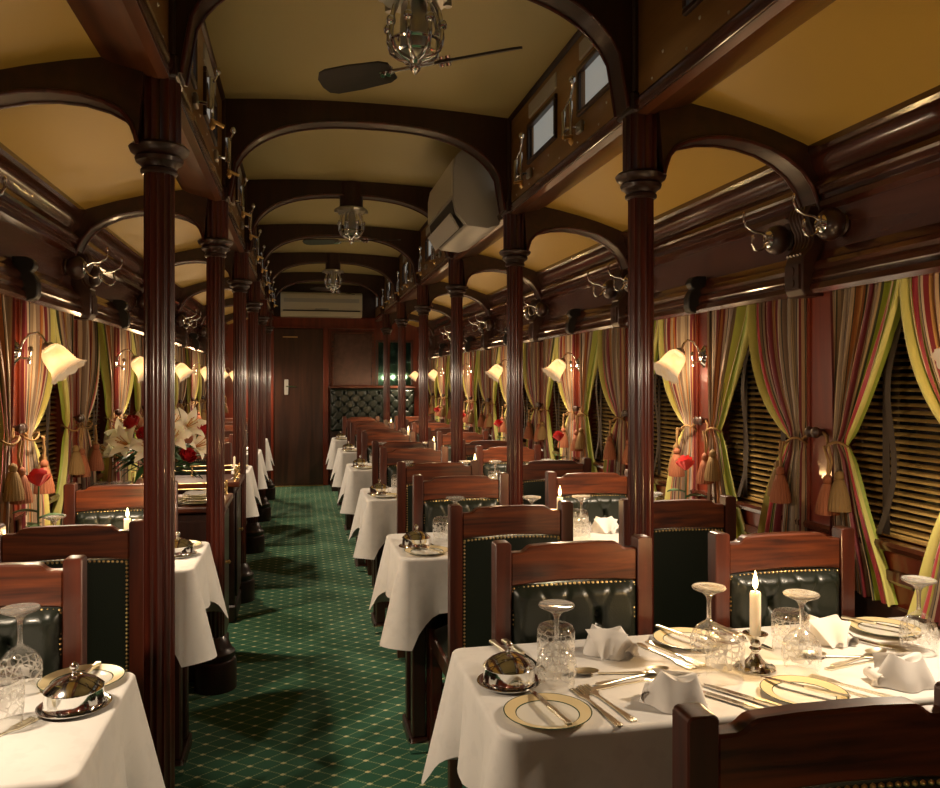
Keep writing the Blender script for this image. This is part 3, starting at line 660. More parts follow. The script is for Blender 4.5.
def napkin_proto():
    a = MB()     # napkin folded into a soft mitre: fluted skirt, flattened ridge, one turned-over flap
    def body(u, v):
        th = 2*pi*u; fl = (1-v)**1.3
        rx = (.060 - .026*v)*(1 + .13*fl*sin(5*th+.8) + .05*fl*sin(9*th)); ry = (.046 - .030*v)*(1 + .13*fl*sin(5*th+.8))
        return (rx*cos(th) - .006*v, ry*sin(th), .001 + .056*v**.75 + .007*sin(th*2+1)*v)
    a.grid(body, 48, 10, True)
    a.grid(lambda u, v: tuple((lambda p: (p[0]*v - .006*(1-v), p[1]*v, p[2] - .012*(1-v)))(body(u, 1))), 48, 3, True)
    b = MB()
    def flap(u, v):
        q = (u-.5)*2; w = .050*(1-.72*v)
        return (q*w + .012*v, -.020 - .034*v + .006*cos(q*3), .060 - .050*v**1.2 + .006*sin(q*2.5)*v - .004*q*q)
    b.grid(flap, 16, 12)
    c = MB()
    def roll(u, v):
        t = u*2*pi*1.25; r = .008+.0055*u
        return (.052 + r*cos(t), -.036+v*.055, .013+r*sin(t)*.95)
    c.grid(roll, 24, 5)
    return [dict(n='folded_body', m=a.mesh('napkin body', M['napkin'], 60)), dict(n='front_flap', m=b.mesh('napkin flap', M['napkin'], 60)), dict(n='rolled_edge', m=c.mesh('napkin roll', M['napkin'], 60))]
P_nap = napkin_proto()

# ---- nearest right-hand table, laid out as photographed
def put(kind, proto, label, cat, x, y, deg=0, z=None, group=None, dz=0, tilt=0, sc=1):
    return thing(kind, label, cat, proto, (x, y, (ZT if z is None else z)+dz), 0, group, (R(tilt), 0, R(deg)), (sc, sc, sc) if sc != 1 else None)
N1 = 'the nearest right-hand table'
put('butter_dish', P_cloche, 'domed silver butter dish at the aisle corner of ' + N1, 'butter dish', .425, 1.61, 0, group='silver butter dishes')
plates = [(.455, 1.440, 'beside the aisle corner, nearest plate on the left'), (.985, 1.425, 'in front of the near candle'), (.915, 1.775, 'behind the tumbler left of the candle'), (1.440, 1.755, 'by the window at the far right')]
for i, (x, y, t) in enumerate(plates):
    put('side_plate', P_plate, 'gold-rimmed side plate %s' % t, 'plate', x, y, 0, group='side plates')
    put('butter_knife', P_knife, 'knife resting on the gold-rimmed plate %s' % t, 'knife', x+(.005 if i < 2 else -.01), y+.01, [8, 38, 200, 215][i], group='knives', dz=.0122, sc=.8)
for x, y, t in ((.517, 1.575, 'behind the butter dish'), (.895, 1.640, 'left of the candle'), (1.062, 1.545, 'right of the candle'), (1.405, 1.60, 'at the right edge of the picture')):
    put('wine_glass', P_wine, 'upturned crystal wine glass %s on %s' % (t, N1), 'wine glass', x, y, 17, group='upturned wine glasses')
for x, y, t in ((.545, 1.665, 'behind the leftmost wine glass'), (.880, 1.545, 'left of the candlestick'), (1.105, 1.65, 'behind the wine glass right of the candle'), (1.475, 1.50, 'at the right edge beside the wine glass')):
    put('tumbler', P_tumb, 'upturned cut crystal tumbler %s' % t, 'tumbler', x, y, 11, group='upturned tumblers')
candle(.976, 1.585, ZT, 'burning white candle in a silver stick on ' + N1)
for x, y, d, t in ((.700, 1.745, -35, 'behind the crossed spoons'), (.715, 1.44, 150, 'in front, beside the chair post'), (1.245, 1.715, -20, 'right of the candle before the tufted chair'), (1.225, 1.44, 170, 'at the front right edge')):
    put('napkin', P_nap, 'folded white napkin %s on %s' % (t, N1), 'napkin', x, y, d, group='folded napkins')
CUT = [
 ('fork', P_fork, .560, 1.462, 6, 'inner fork right of the plate at the aisle corner'), ('fork', P_fork, .588, 1.475, 10, 'outer fork right of the plate at the aisle corner'),
 ('fork', P_fork, 1.085, 1.425, 28, 'inner fork right of the plate before the candle'), ('fork', P_fork, 1.115, 1.438, 32, 'outer fork right of the plate before the candle'),
 ('knife', P_knife, .838, 1.405, 32, 'left of the two knives beside the plate before the candle'), ('knife', P_knife, .872, 1.425, 32, 'right of the two knives beside the plate before the candle'),
 ('spoon', P_spoon, .690, 1.585, -75, 'spoon pointing right between the two left napkins'), ('fork', P_fork, .675, 1.560, -80, 'fork lying beside the spoon between the two left napkins'), ('spoon', P_spoon, .660, 1.615, 80, 'dessert spoon pointing left between the two left napkins'),
 ('spoon', P_spoon, 1.235, 1.585, -72, 'spoon pointing right between the two right napkins'), ('fork', P_fork, 1.215, 1.560, -80, 'fork lying beside the spoon between the two right napkins'), ('spoon', P_spoon, 1.205, 1.605, 75, 'dessert spoon pointing left between the two right napkins'),
 ('fork', P_fork, .815, 1.700, 195, 'left of the two forks before the far left plate'), ('fork', P_fork, .845, 1.710, 195, 'right of the two forks before the far left plate'),
 ('knife', P_knife, .470, 1.765, 190, 'left of the two knives behind the butter dish'), ('knife', P_knife, .500, 1.765, 190, 'right of the two knives behind the butter dish'),
 ('knife', P_knife, 1.310, 1.725, 205, 'nearer of the two knives left of the window-side plate'), ('fork', P_fork, 1.345, 1.690, 205, 'fork beside the window-side plate'),
 ('knife', P_knife, 1.06, 1.78, 190, 'knife lying behind the candlestick'), 
]
for kd, pr, x, y, d, t in CUT:
    put(kd, pr, ('silver %s, ' % kd if not t.startswith((kd, 'dessert')) else 'silver ') + t, kd, x, y, d, group='cutlery on the nearest right-hand table')

# ---- the other right-hand tables
for k in range(1, 6):
    y = TBL[k]; on = 'on the %s right-hand table' % ORD[k]
    put('butter_dish', P_cloche, 'domed silver butter dish ' + on, 'butter dish', .43, y+.185, 0, group='silver butter dishes')
    put('side_plate', P_plate, 'gold-rimmed side plate in front of the butter dish ' + on, 'plate', .455, y+.085, 0, group='side plates')
    put('butter_knife', P_knife, 'knife on the side plate ' + on, 'knife', .46, y+.09, 25, group='knives', dz=.0122, sc=.8)
    put('tumbler', P_tumb, 'upturned tumbler right of the butter dish ' + on, 'tumbler', .545, y+.25, 11, group='upturned tumblers')
    put('wine_glass', P_wine, 'upturned wine glass beside the aisle-side tumbler ' + on, 'wine glass', .60, y+.29, 17, group='upturned wine glasses')
    put('wine_glass', P_wine, 'upturned wine glass left of the candle ' + on, 'wine glass', .93 if k > 1 else .90, y+.24, 17, group='upturned wine glasses')
    candle(1.01 if k == 1 else .98, y+.22, ZT, 'burning white candle ' + on)
    if k < 5: put('napkin', P_nap, 'folded white napkin near the chairs ' + on, 'napkin', .72, y+.36, -35, group='folded napkins')
    if k < 3:
        put('tumbler', P_tumb, 'upturned tumbler left of the candle ' + on, 'tumbler', .86, y+.19, 11, group='upturned tumblers')
        put('wine_glass', P_wine, 'upturned wine glass right of the candle ' + on, 'wine glass', 1.10, y+.22, 17, group='upturned wine glasses')
        put('tumbler', P_tumb, 'upturned tumbler right of the candle ' + on, 'tumbler', 1.12, y+.31, 11, group='upturned tumblers')
        put('napkin', P_nap, 'folded white napkin right of the candle ' + on, 'napkin', 1.25, y+.34, -20, group='folded napkins')
        put('wine_glass', P_wine, 'upturned wine glass next to the wall ' + on, 'wine glass', 1.42, y+.24, 17, group='upturned wine glasses')

# ---- left-hand tables
put('butter_dish', P_cloche, 'domed silver butter dish on the nearest left-hand table', 'butter dish', -.425, 1.665, 0, group='silver butter dishes')
put('side_plate', P_plate, 'gold-rimmed side plate behind the butter dish, nearest left-hand table', 'plate', -.445, 1.80, 0, group='side plates')
put('butter_knife', P_knife, 'knife propped on the side plate, nearest left-hand table', 'knife', -.445, 1.79, 170, group='knives', dz=.0122, sc=.8)
put('wine_glass', P_wine, 'upturned crystal wine glass on the nearest left-hand table', 'wine glass', -.555, 1.775, 17, group='upturned wine glasses')
put('tumbler', P_tumb, 'upturned cut crystal tumbler beside the nearest left-hand butter dish', 'tumbler', -.535, 1.60, 11, group='upturned tumblers')
put('fork', P_fork, 'silver fork at the left picture edge, nearest left-hand table', 'fork', -.53, 1.545, -30, group='cutlery on the left-hand tables')
for k in LT_[1:]:
    y = TBL[k]; on = 'on the %s left-hand table' % lname(k)
    put('butter_dish', P_cloche, 'domed silver butter dish ' + on, 'butter dish', -.43, y+.22, 0, group='silver butter dishes')
    put('side_plate', P_plate, 'gold-rimmed side plate ' + on, 'plate', -.45, y+.38, 0, group='side plates')
    if k == 1:
        candle(-.60, y+.22, ZT, 'short burning candle ' + on, .84)
        put('wine_glass', P_wine, 'upturned wine glass ' + on, 'wine glass', -.82, y+.15, 17, group='upturned wine glasses')
        put('tumbler', P_tumb, 'upturned tumbler ' + on, 'tumbler', -.53, y+.30, 11, group='upturned tumblers')

# ------------------------------------------------------------------ roses in bud vases
def rose_mesh(mat, rad):
    mb = MB()
    for ring, (n, r, h, tilt) in enumerate(((3, .30, 1.40, .0), (4, .52, 1.38, .08), (5, .76, 1.22, .22), (5, .95, .98, .5))):
        for i in range(n):
            a0 = 2*pi*i/n + ring*.6
            def fn(u, v, a0=a0, r=r, h=h, tilt=tilt, n=n):
                a = a0 + (u-.5)*2*pi/n*1.45
                rr = rad*(.12 + (r-.12)*sin(v*pi*.55)) + rad*tilt*.35*v**3
                return (rr*cos(a), rr*sin(a), rad*(h*1.3*v*(1-.22*(2*u-1)**2) - .25*tilt*v**4 - .1))
            mb.grid(fn, 6, 5)
    return mb.mesh('rose', mat, 70)
def leaf_mb(mb, base, d, L, w):
    d = Vector(d).normalized(); sd = d.cross(Vector((0,0,1))).normalized(); base = Vector(base); up = sd.cross(d)
    def fn(u, v): 
        q = sin(pi*min(1, v*1.02))**.8*(1-.35*v)
        return tuple(base + d*L*v + sd*(u-.5)*2*w*q - Vector((0,0,1))*L*.35*v*v + up*abs(u-.5)*w*.5)
    mb.grid(fn, 4, 8)
def rose_proto(mat, lean):
    st = MB().tube([(0,0,.01),(lean*.2,0,.10),(lean*.6,0,.19),(lean,0,.287)], .0028, 6)
    lf = MB()
    for z, a in ((.13, .4), (.15, 2.6), (.17, 4.4), (.11, 5.4), (.19, 1.6)): leaf_mb(lf, (lean*z/.265*.7, 0, z), (cos(a), sin(a), .45), .085, .026)
    return [dict(n='bud_vase', m=MB().lathe([(.022,0),(.024,.004),(.023,.02),(.016,.05),(.011,.08),(.012,.115),(.015,.125)], 20, cap=False).lathe([(.022,.001),(.0001,.001)], 20, cap=False).mesh('bud vase', M['glass'], 60)),
            dict(n='stem', m=st.mesh('stem', M['leaf'])), dict(n='leaves', m=lf.mesh('leaves', M['leaf'], 60)),
            dict(n='bloom', m=rose_mesh(mat, .033), at=(lean, 0, .283), r=(0, .25, 0))]
P_rosep = rose_proto(M['pink'], -.01); P_roser = rose_proto(M['red'], .0)
for k in range(1, 6):
    thing('rose_in_vase', '%s rose in a glass bud vase by the window on the %s right-hand table' % ('coral' if k == 1 else 'red', ORD[k]), 'rose', P_rosep if k == 1 else P_roser, (1.48, TBL[k]+(.085 if k == 1 else .2), ZT), .5+k, 'single roses')
thing('rose_in_vase', 'red rosebud in a glass vase by the window on the second left-hand table', 'rose', P_roser, (-.85, 2.90, ZT), 2.0, 'single roses')

# ------------------------------------------------------------------ sideboards on the left
def sideboard(y0, y1, label):
    xa, xb = -.335, -.955
    body = MB().box(xb, xa-.03, y0+.02, y1-.02, .10, .775).mesh('body', M['darkz'], 0, .006)
    top = MB().box(xb, xa, y0, y1, .775, .805).mesh('top', M['wood_x'], 0, .008, 2)
    pl = MB().box(xb, xa-.02, y0+.01, y1-.01, 0, .10).mesh('plinth', M['darkz'], 0, .01)
    ga = MB(); zs = .805
    for (x, y) in ((xa-.03, y0+.05), (xa-.03, y1-.05), (xa-.03, (y0+y1)/2), (-.64, y1-.05), (xb+.03, y1-.05), (xb+.03, y0+.05)):
        ga.lathe([(.010,zs),(.006,zs+.006),(.0045,zs+.02),(.007,zs+.03),(.0045,zs+.04),(.0045,zs+.055),(.008,zs+.062),(.004,zs+.072)], 10, (x, y, 0))
    for z in (zs+.03, zs+.058): ga.tube([(xa-.03, y0+.05, z), (xa-.03, y1-.05, z), (xb+.03, y1-.05, z), (xb+.03, y0+.05, z)], .0035, 8)
    door = MB().box(xa-.03, xa-.018, y0+.05, y1-.05, .14, .74).mesh('door', M['darkz'], 0, .006)
    ob = MB().box(xb+.02, xa-.06, y0+.008, y0+.022, .14, .74).mesh('end panel', M['darkz'], 0, .006)
    kn = MB().lathe([(.010,0),(.006,.008),(.011,.018),(.0005,.024)], 12, (xa-.018, (y0+y1)/2, .5), 'x').mesh('knob', M['brass'], 60, fixn=True)
    return thing('sideboard', label, 'sideboard', [dict(n='body', m=body), dict(n='counter_top', m=top), dict(n='plinth', m=pl), dict(n='door', m=door, s=[dict(n='knob', m=kn)]), dict(n='end_panel', m=ob), dict(n='gallery_rail', m=ga.mesh('gallery', M['brass'], 50), l='brass gallery rail')])
sideboard(3.83, 4.28, 'dark sideboard with brass gallery holding the lilies, behind the second left column')
sideboard(4.73, 5.14, 'farther dark sideboard with brass gallery rail left of the aisle')
ZS = .8055
for i, (x, y) in enumerate(((-.455, 3.935), (-.60, 3.93))):
    for j in range(4 if i == 0 else 2):
        thing('side_plate', 'gold-rimmed plate in the %s stack on the sideboard, %s from the bottom' % (('aisle-side', 'wall-side')[i], ('first', 'second', 'third', 'fourth')[j]), 'plate', P_plate, (x, y, ZS+j*.0116), 0, 'plates on the sideboard')
thing('folded_linen', 'folded white linen lying on the sideboard plates', 'linen', MB().grid(lambda u, v: (-.455+(u-.5)*.15, 3.935+(v-.5)*.12, ZS+4*.0116+.004+.008*(1-(2*u-1)**4)*(1-(2*v-1)**4)+.002*sin(u*12)), 16, 12).mesh('linen', M['lace'], 60))
P_gob = [dict(n='bowl', m=MB().lathe([(.040,0),(.046,.012),(.046,.026),(.038,.042),(.022,.055),(.013,.062)], 28, cap=False).mesh('goblet bowl', M['crystal_w'], 60)), dict(n='stem', m=MB().lathe([(.013,.062),(.011,.070),(.014,.080),(.022,.092)], 20, cap=False).mesh('goblet stem', M['solid'], 60)),
         dict(n='foot', m=MB().lathe([(.022,.092),(.036,.100),(.046,.106),(.047,.110),(.044,.112),(.0001,.108)], 28).mesh('goblet foot', M['solid'], 60))]
for x, t in ((-.905, 'nearer the wall'), (-.805, 'nearer the lilies')):
    thing('goblet', 'upturned cut glass goblet on the sideboard, ' + t, 'goblet', P_gob, (x, 3.93, ZS), 0, 'goblets on the sideboard')
thing('table_lighter', 'slim silver taper stand on the farther sideboard', 'taper stand', [dict(n='base', m=MB().lathe([(.022,0),(.022,.006),(.008,.012),(.006,.03)], 16).mesh('base', M['silver'], 40)), dict(n='taper', m=MB().lathe([(.006,.03),(.006,.13),(.001,.135)], 10).mesh('taper', M['wax'], 40))], (-.375, 4.86, ZS))
# bouquet
def lily_mesh():
    mb = MB()
    for i in range(6):
        a = 2*pi*i/6
        def fn(u, v, a=a):
            w = .026*sin(pi*min(1, .12+.86*v))**.9
            r = .012 + .030*v + .050*v**3; z = .095*v - .032*v**4
            x, y = r, (u-.5)*2*w
            z += -.25*abs(y)*v
            return (x*cos(a)-y*sin(a), x*sin(a)+y*cos(a), z)
        mb.grid(fn, 5, 9)
    return mb.mesh('lily', M['lily'], 70)
LM = lily_mesh(); RM = rose_mesh(M['red'], .036)
sm = MB()
for i in range(6): a = i*pi/3+.4; sm.tube([(.004*cos(a), .004*sin(a), .02), (.016*cos(a), .016*sin(a), .085)], .0016, 5).lathe([(.0005,.082),(.003,.086),(.0005,.092)], 6, (.016*cos(a), .016*sin(a), 0))
SMH = sm.mesh('stamens', M['stamen'])
vase = MB().lathe([(.045,0),(.047,.004),(.043,.03),(.05,.09),(.056,.13),(.058,.14)], 24, cap=False).lathe([(.045,.002),(.0001,.002)], 24, cap=False).mesh('vase', M['glass'], 60)
random.seed(11)
lil = [(-.20,-.05,.235,-1.0,-.5),(-.12,-.09,.27,-.5,-1.0),(-.03,-.10,.25,-.1,-1.2),(.07,-.09,.30,.3,-1.1),(.15,-.03,.25,1.0,-.6),(-.08,-.02,.33,-.3,-.4),(.04,.02,.34,.3,-.4),(.12,-.07,.35,.7,-.8),(-.17,.06,.30,-.9,.3)]
ros = [(-.04,-.12,.31),(.13,-.13,.21),(.18,-.05,.32),(-.10,-.08,.36),(.01,-.15,.20)]
PB = [dict(n='glass_vase', m=vase)]
stm = MB(); lv = MB()
for x, y, z, ax, ay in lil:
    d = Vector((ax, ay, .55)).normalized(); q = d.to_track_quat('Z', 'Y').to_euler()
    PB.append(dict(n='lily', m=LM, at=(x, y, z), r=tuple(q), s=[dict(n='stamens', m=SMH, k='stuff')], l='ivory lily bloom')); stm.tube([(0,0,.01),(x*.3,y*.3,.14),(x,y,z)], .004, 6)
for x, y, z in ros:
    d = Vector((x*3, y*4, .5)).normalized(); PB.append(dict(n='rose', m=RM, at=(x, y, z), r=tuple(d.to_track_quat('Z', 'Y').to_euler()), l='red rose bloom')); stm.tube([(0,0,.01),(x*.3,y*.3,.14),(x,y,z)], .004, 6)
for i in range(70):
    a = random.uniform(0, 6.28); el = random.uniform(-.3, .7); r0 = random.uniform(.03, .12)
    leaf_mb(lv, (r0*cos(a), r0*sin(a)*.7, random.uniform(.13, .28)), (cos(a), sin(a), el), random.uniform(.08, .16), random.uniform(.014, .026))
PB += [dict(n='stems', m=stm.mesh('stems', M['leaf']), k='stuff'), dict(n='foliage', m=lv.mesh('foliage', M['leaf'], 60), k='stuff')]
thing('lily_bouquet', 'bouquet of ivory lilies and red roses in a glass vase on the sideboard', 'bouquet', PB, (-.655, 4.07, ZS), 0)

# ------------------------------------------------------------------ end banquette
bw, bh = 1.10, .56
bp_ = MB().grid(lambda u, v: ((u-.5)*bw, -.02-tuft((u-.5)*bw, v*bh, bw, bh, .15, .15, .05), v*bh), 110, 60)
bt = MB()
for j in range(-8, 9):
    for i in range(-8, 9):
        x = (i+j)*.5*.15; z = bh*.5+(i-j)*.5*.15
        if abs(x) < bw/2-.04 and .04 < z < bh-.04: bt.lathe([(.016,-.022),(.014,-.03),(.0005,-.036)], 10, (x, 0, z), 'y', cap=False)
thing('banquette', 'green buttoned leather banquette against the end wall', 'banquette', [
   dict(n='tufted_back', m=bp_.mesh('tufted back', M['leather'], 80), at=(0, 0, .72), s=[dict(n='buttons', m=bt.mesh('buttons', M['leather'], 60, fixn=True), k='stuff')]),
   dict(n='back_board', m=MB().box(-bw/2, bw/2, -.02, .10, .30, 1.285).mesh('back board', M['darkz'], 0, .004)),
   dict(n='cap_rail', m=MB().box(-bw/2-.02, bw/2+.02, -.05, .11, 1.285, 1.315).mesh('cap rail', M['wood_x'], 0, .006)),
   dict(n='seat_cushion', m=MB().box(-bw/2, bw/2, -.50, -.02, .36, .47).mesh('bench seat', M['leather'], 0, .02, 3)),
   dict(n='seat_box', m=MB().box(-bw/2, bw/2, -.48, .10, 0, .36).mesh('seat box', M['darkz'], 0, .004))], (.94, 10.62, 0))

# ------------------------------------------------------------------ wall sconces (built for the right-hand wall, +x into the wall)
def sconce_proto():
    plate = MB().lathe([(.034,.0),(.034,-.006),(.028,-.010),(.022,-.018),(.012,-.026),(.0003,-.028)], 24, (0,0,0), 'x')
    for i in range(len(plate.v)): x, y, z = plate.v[i]; plate.v[i] = (x, y*.72, z*1.35)
    plate = plate.mesh('backplate', M['chrome'], 40, fixn=True)
    arm = MB().tube([(-.02,0,.0),(-.03,0,.035),(-.05,0,.060),(-.078,0,.066),(-.092,0,.052),(-.103,0,.030)], .0045, 10).mesh('arm', M['chrome'])
    sw = MB().tube([(-.02,0,-.02),(-.05,0,-.022),(-.055,0,-.005),(-.055,0,.010)], .004, 8).lathe([(.008,.0),(.008,.012),(.004,.016)], 12, (-.055,0,.004)).lathe([(.006,-.03),(.008,-.02),(.003,-.012)], 10, (-.05,0,-.01)).mesh('switch', M['chrome'], 50)
    d = Vector((-.62, 0, -.785)).normalized(); rot = tuple(d.to_track_quat('Z', 'Y').to_euler())
    cup = MB().lathe([(.006,-.012),(.012,-.008),(.020,.0),(.023,.012),(.022,.016)], 20).mesh('shade holder', M['steel'], 50)
    sg = MB()
    seg = 48
    prof = [(.019,.006),(.030,.014),(.039,.028),(.043,.048),(.045,.070),(.048,.088),(.055,.102),(.064,.111),(.068,.114)]
    v = []; f = []
    for j, (r, h) in enumerate(prof):
        for k in range(seg):
            t = 2*pi*k/seg; a = max(0, (j-5)/3); rr = r*(1+.035*a*cos(10*t)); v.append((rr*cos(t), rr*sin(t), h+.0025*a*cos(10*t)))
    for j in range(len(prof)-1):
        for k in range(seg): f.append((j*seg+k, j*seg+(k+1)%seg, (j+1)*seg+(k+1)%seg, (j+1)*seg+k))
    sg.add(v, f)
    return [dict(n='backplate', m=plate), dict(n='arm', m=arm), dict(n='switch', m=sw), dict(n='shade_holder', m=cup, at=(-.105,0,.022), r=rot), dict(n='glass_shade', m=sg.mesh('shade', M['shade'], 80), at=(-.105,0,.022), r=rot, l='glowing scalloped glass shade')], d
P_sc, SD = sconce_proto()
lampY = [POSTY[i] for i in range(1, len(POSTY), 2)]           # pilasters midway between columns
LY = {1: [POSTY[0]-2.205] + lampY, -1: [POSTY[0]-2.205] + lampY}  # first lamp of each list is unseen, added for frontal fill
for s, sn in sides:
    for k, y in enumerate(LY[s]):
        if y > 10.5 : continue
        vis = k >= (1 if s > 0 else 2)
        nm = ORD[k - (1 if s > 0 else 2)] if vis else None
        lab = 'glowing tulip glass wall lamp on a chrome arm, %s on the %s-hand wall' % (nm, sn) if vis else 'tulip glass wall lamp beside the viewer on the %s-hand wall, %s' % (sn, ['added behind camera as fill', 'just outside the view'][k])
        rz = (0 if s > 0 else pi)
        o = thing('wall_lamp', lab, 'wall lamp', P_sc, (X(UW-.012, s), y, 1.478), rz, 'tulip wall lamps')
        l = bpy.data.lights.new('lamp bulb', 'POINT'); l.energy = LAMP_W; l.color = LAMP_C; l.shadow_soft_size = .03
        lo = bpy.data.objects.new('lamp_bulb', l); COL.objects.link(lo); lo.parent = o; lo.location = Vector((-.105,0,.022)) + SD*.075

# ------------------------------------------------------------------ small clips on the picture rail at the lamp posts, coat hooks
clip = [(1.27,1.80),(1.225,1.80),(1.205,1.79),(1.198,1.77),(1.205,1.755),(1.215,1.75),(1.20,1.735),(1.190,1.71),(1.190,1.67),(1.200,1.655),(1.225,1.650),(1.225,1.662),(1.27,1.662)]
for s, sn in sides:
    cm = MB().prism([(s*(u-1.27), z) for u, z in clip], 'y', -.022, .022).mesh('rail clip', M['black'], 25, .003, fixn=True)
    for k, y in enumerate(lampY):
        if k < (0 if s > 0 else 1) or y > 9.8: continue
        thing('rail_bracket', 'black scroll bracket above the %s wall lamp on the %s-hand wall' % (ORD[k if s > 0 else k-1], sn), 'bracket', cm, (X(1.27, s), y, 0), 0, 'rail brackets')
boss = MB().lathe([(.030,.0),(.034,-.004),(.030,-.010),(.038,-.016),(.047,-.028),(.050,-.042),(.047,-.056),(.040,-.066),(.034,-.070),(.030,-.072)], 28, ax='x').mesh('boss', M['dark'], 40, fixn=True)
coll = MB().lathe([(.026,-.070),(.028,-.074),(.024,-.080),(.016,-.084),(.0003,-.085)], 20, ax='x').mesh('collar', M['chrome'], 50, fixn=True)
hk = MB().tube([(-.078,0,.010),(-.10,0,.022),(-.13,0,.026),(-.155,0,.040),(-.165,0,.062),(-.163,0,.075)], [.0055,.0045,.0045,.0045,.004,.004], 8).lathe([(.002,.070),(.006,.076),(.006,.082),(.002,.088)], 10, (-.163,0,0))
hk.tube([(-.078,0,-.010),(-.09,0,-.030),(-.108,0,-.040),(-.126,0,-.034),(-.133,0,-.016),(-.130,0,.002)], .0045, 8).lathe([(.002,-.002),(.006,.003),(.006,.008),(.002,.013)], 10, (-.130,0,0))
hk.tube([(-.078,0,.014),(-.08,0,0),(-.078,0,-.014)], .006, 8)
P_hook = [dict(n='boss', m=boss, l='dark turned wooden boss'), dict(n='collar', m=coll), dict(n='double_hook', m=hk.mesh('hook', M['chrome'], 50), l='chrome double hook')]
for s, sn in sides:
    for k, y in enumerate(COLY):
        if y > 9.0: continue
        for dy, t in ((-.16, 'nearer'), (.115, 'farther')):
            thing('coat_hook', 'chrome double coat hook on a wooden boss, %s side of the %s %s-hand arch' % (t, ORD[k], sn), 'coat hook', P_hook, (X(1.278, s), y+dy, 1.852), (0 if s > 0 else pi), 'coat hooks on the frieze')

# ------------------------------------------------------------------ clerestory window catches (silver swing brackets)
ct = MB().box(-.012, 0, -.022, .022, -.055, -.02)
catch_plate = ct.mesh('catch plate', M['steel'], 0, .003)
cr = MB().tube([(-.045,-.035,-.075),(-.045,-.035,.025)], .0055, 8).tube([(-.045,.03,-.065),(-.045,.03,.015)], .0075, 8).tube([(-.012,0,-.04),(-.045,0,-.045),(-.045,.03,-.05)], .005, 6).tube([(-.045,0,-.045),(-.045,-.035,-.055)], .005, 6).mesh('catch rods', M['chrome'], 50)
ca = MB().tube([(-.045,.03,.015),(-.045,0,.028),(-.048,-.035,.030),(-.052,-.065,.050),(-.055,-.075,.066)], .0035, 8).lathe([(.003,.062),(.009,.068),(.010,.075),(.006,.083),(.0003,.086)], 12, (-.055,-.075,0)).mesh('catch arm', M['chrome'], 50)
cf = MB().lathe([(.0003,-.105),(.007,-.098),(.009,-.09),(.005,-.082),(.007,-.075)], 12, (-.045,-.035,0)).tube([(-.045,-.035,-.078),(-.075,-.05,-.088)], .0055, 8).mesh('catch finial', M['brass'], 50)
P_catch = [dict(n='plate', m=catch_plate), dict(n='rods', m=cr), dict(n='arm', m=ca), dict(n='finial', m=cf)]
for s, sn in sides:
    ys = [y for y in cl_y if y > 2.2 and y < 9.8]
    for k, y in enumerate(ys):
        rz = 0 if s > 0 else pi
        thing('window_catch', 'silver swing catch below the %s frosted light of the %s clerestory' % (ORD[k], sn), 'window catch', P_catch, (X(UF-.002, s), y + .17, 2.335), rz, 'clerestory window catches', None, (1.2, 1.2, 1.2))

# ------------------------------------------------------------------ ceiling fans
fan_b = MB().lathe([(.075,2.66),(.075,2.50),(.085,2.495)], 24).mesh('mount', M['darkz'], 40)
fr_ = MB().lathe([(.095,2.495),(.10,2.485),(.092,2.475),(.06,2.47)], 28)
for i in range(8): a = i*pi/4; fr_.lathe([(.012,2.468),(.014,2.482),(.008,2.494)], 8, (.095*cos(a), .095*sin(a), 0))
fan_ring = fr_.mesh('flange', M['steel'], 40)
fan_m = MB().lathe([(.030,2.475),(.040,2.46),(.042,2.43),(.045,2.42),(.045,2.345),(.042,2.335),(.030,2.33)], 24).mesh('motor', M['steel'], 35)
cage = MB()
for i in range(8):
    a = i*pi/4+.4; c_, s_ = cos(a), sin(a)
    cage.tube([(.055*c_,.055*s_,2.47),(.070*c_,.070*s_,2.44),(.078*c_,.078*s_,2.40),(.079*c_,.079*s_,2.36),(.070*c_,.070*s_,2.330),(.045*c_,.045*s_,2.312),(.018*c_,.018*s_,2.305)], .0075, 8)
    cage.lathe([(.0005,2.383),(.012,2.39),(.015,2.40),(.012,2.41),(.0005,2.417)], 10, (.080*c_, .080*s_, 0))
cage.lathe([(.0785,2.345),(.0815,2.35),(.0785,2.355)], 28, cap=False).lathe([(.060,2.318),(.066,2.322),(.060,2.326)], 28, cap=False)
fan_c = cage.mesh('cage', M['chrome'], 50)
hub = MB().lathe([(.018,2.31),(.022,2.30),(.016,2.292),(.018,2.284),(.012,2.274),(.006,2.268),(.0003,2.262)], 16).mesh('hub', M['chrome'], 50)
def blade(sg):
    pts = [(.075,-.030),(.10,-.042),(.20,-.050),(.29,-.050),(.315,-.040),(.325,-.015),(.322,.020),(.305,.042),(.28,.050),(.20,.050),(.10,.042),(.075,.030)]
    return MB().prism(pts, 'z', -.003, .003).mesh('blade', M['blade'], 30)
arm_ = MB().tube([(.015,0,0),(.10,0,0)], .005, 8).box(.075,.115,-.008,.008,-.006,.006).lathe([(.008,-.014),(.008,.014)], 8, (.085,0,0)).lathe([(.008,-.014),(.008,.014)], 8, (.105,0,0)).mesh('blade iron', M['chrome'], 50)
bl = blade(1)
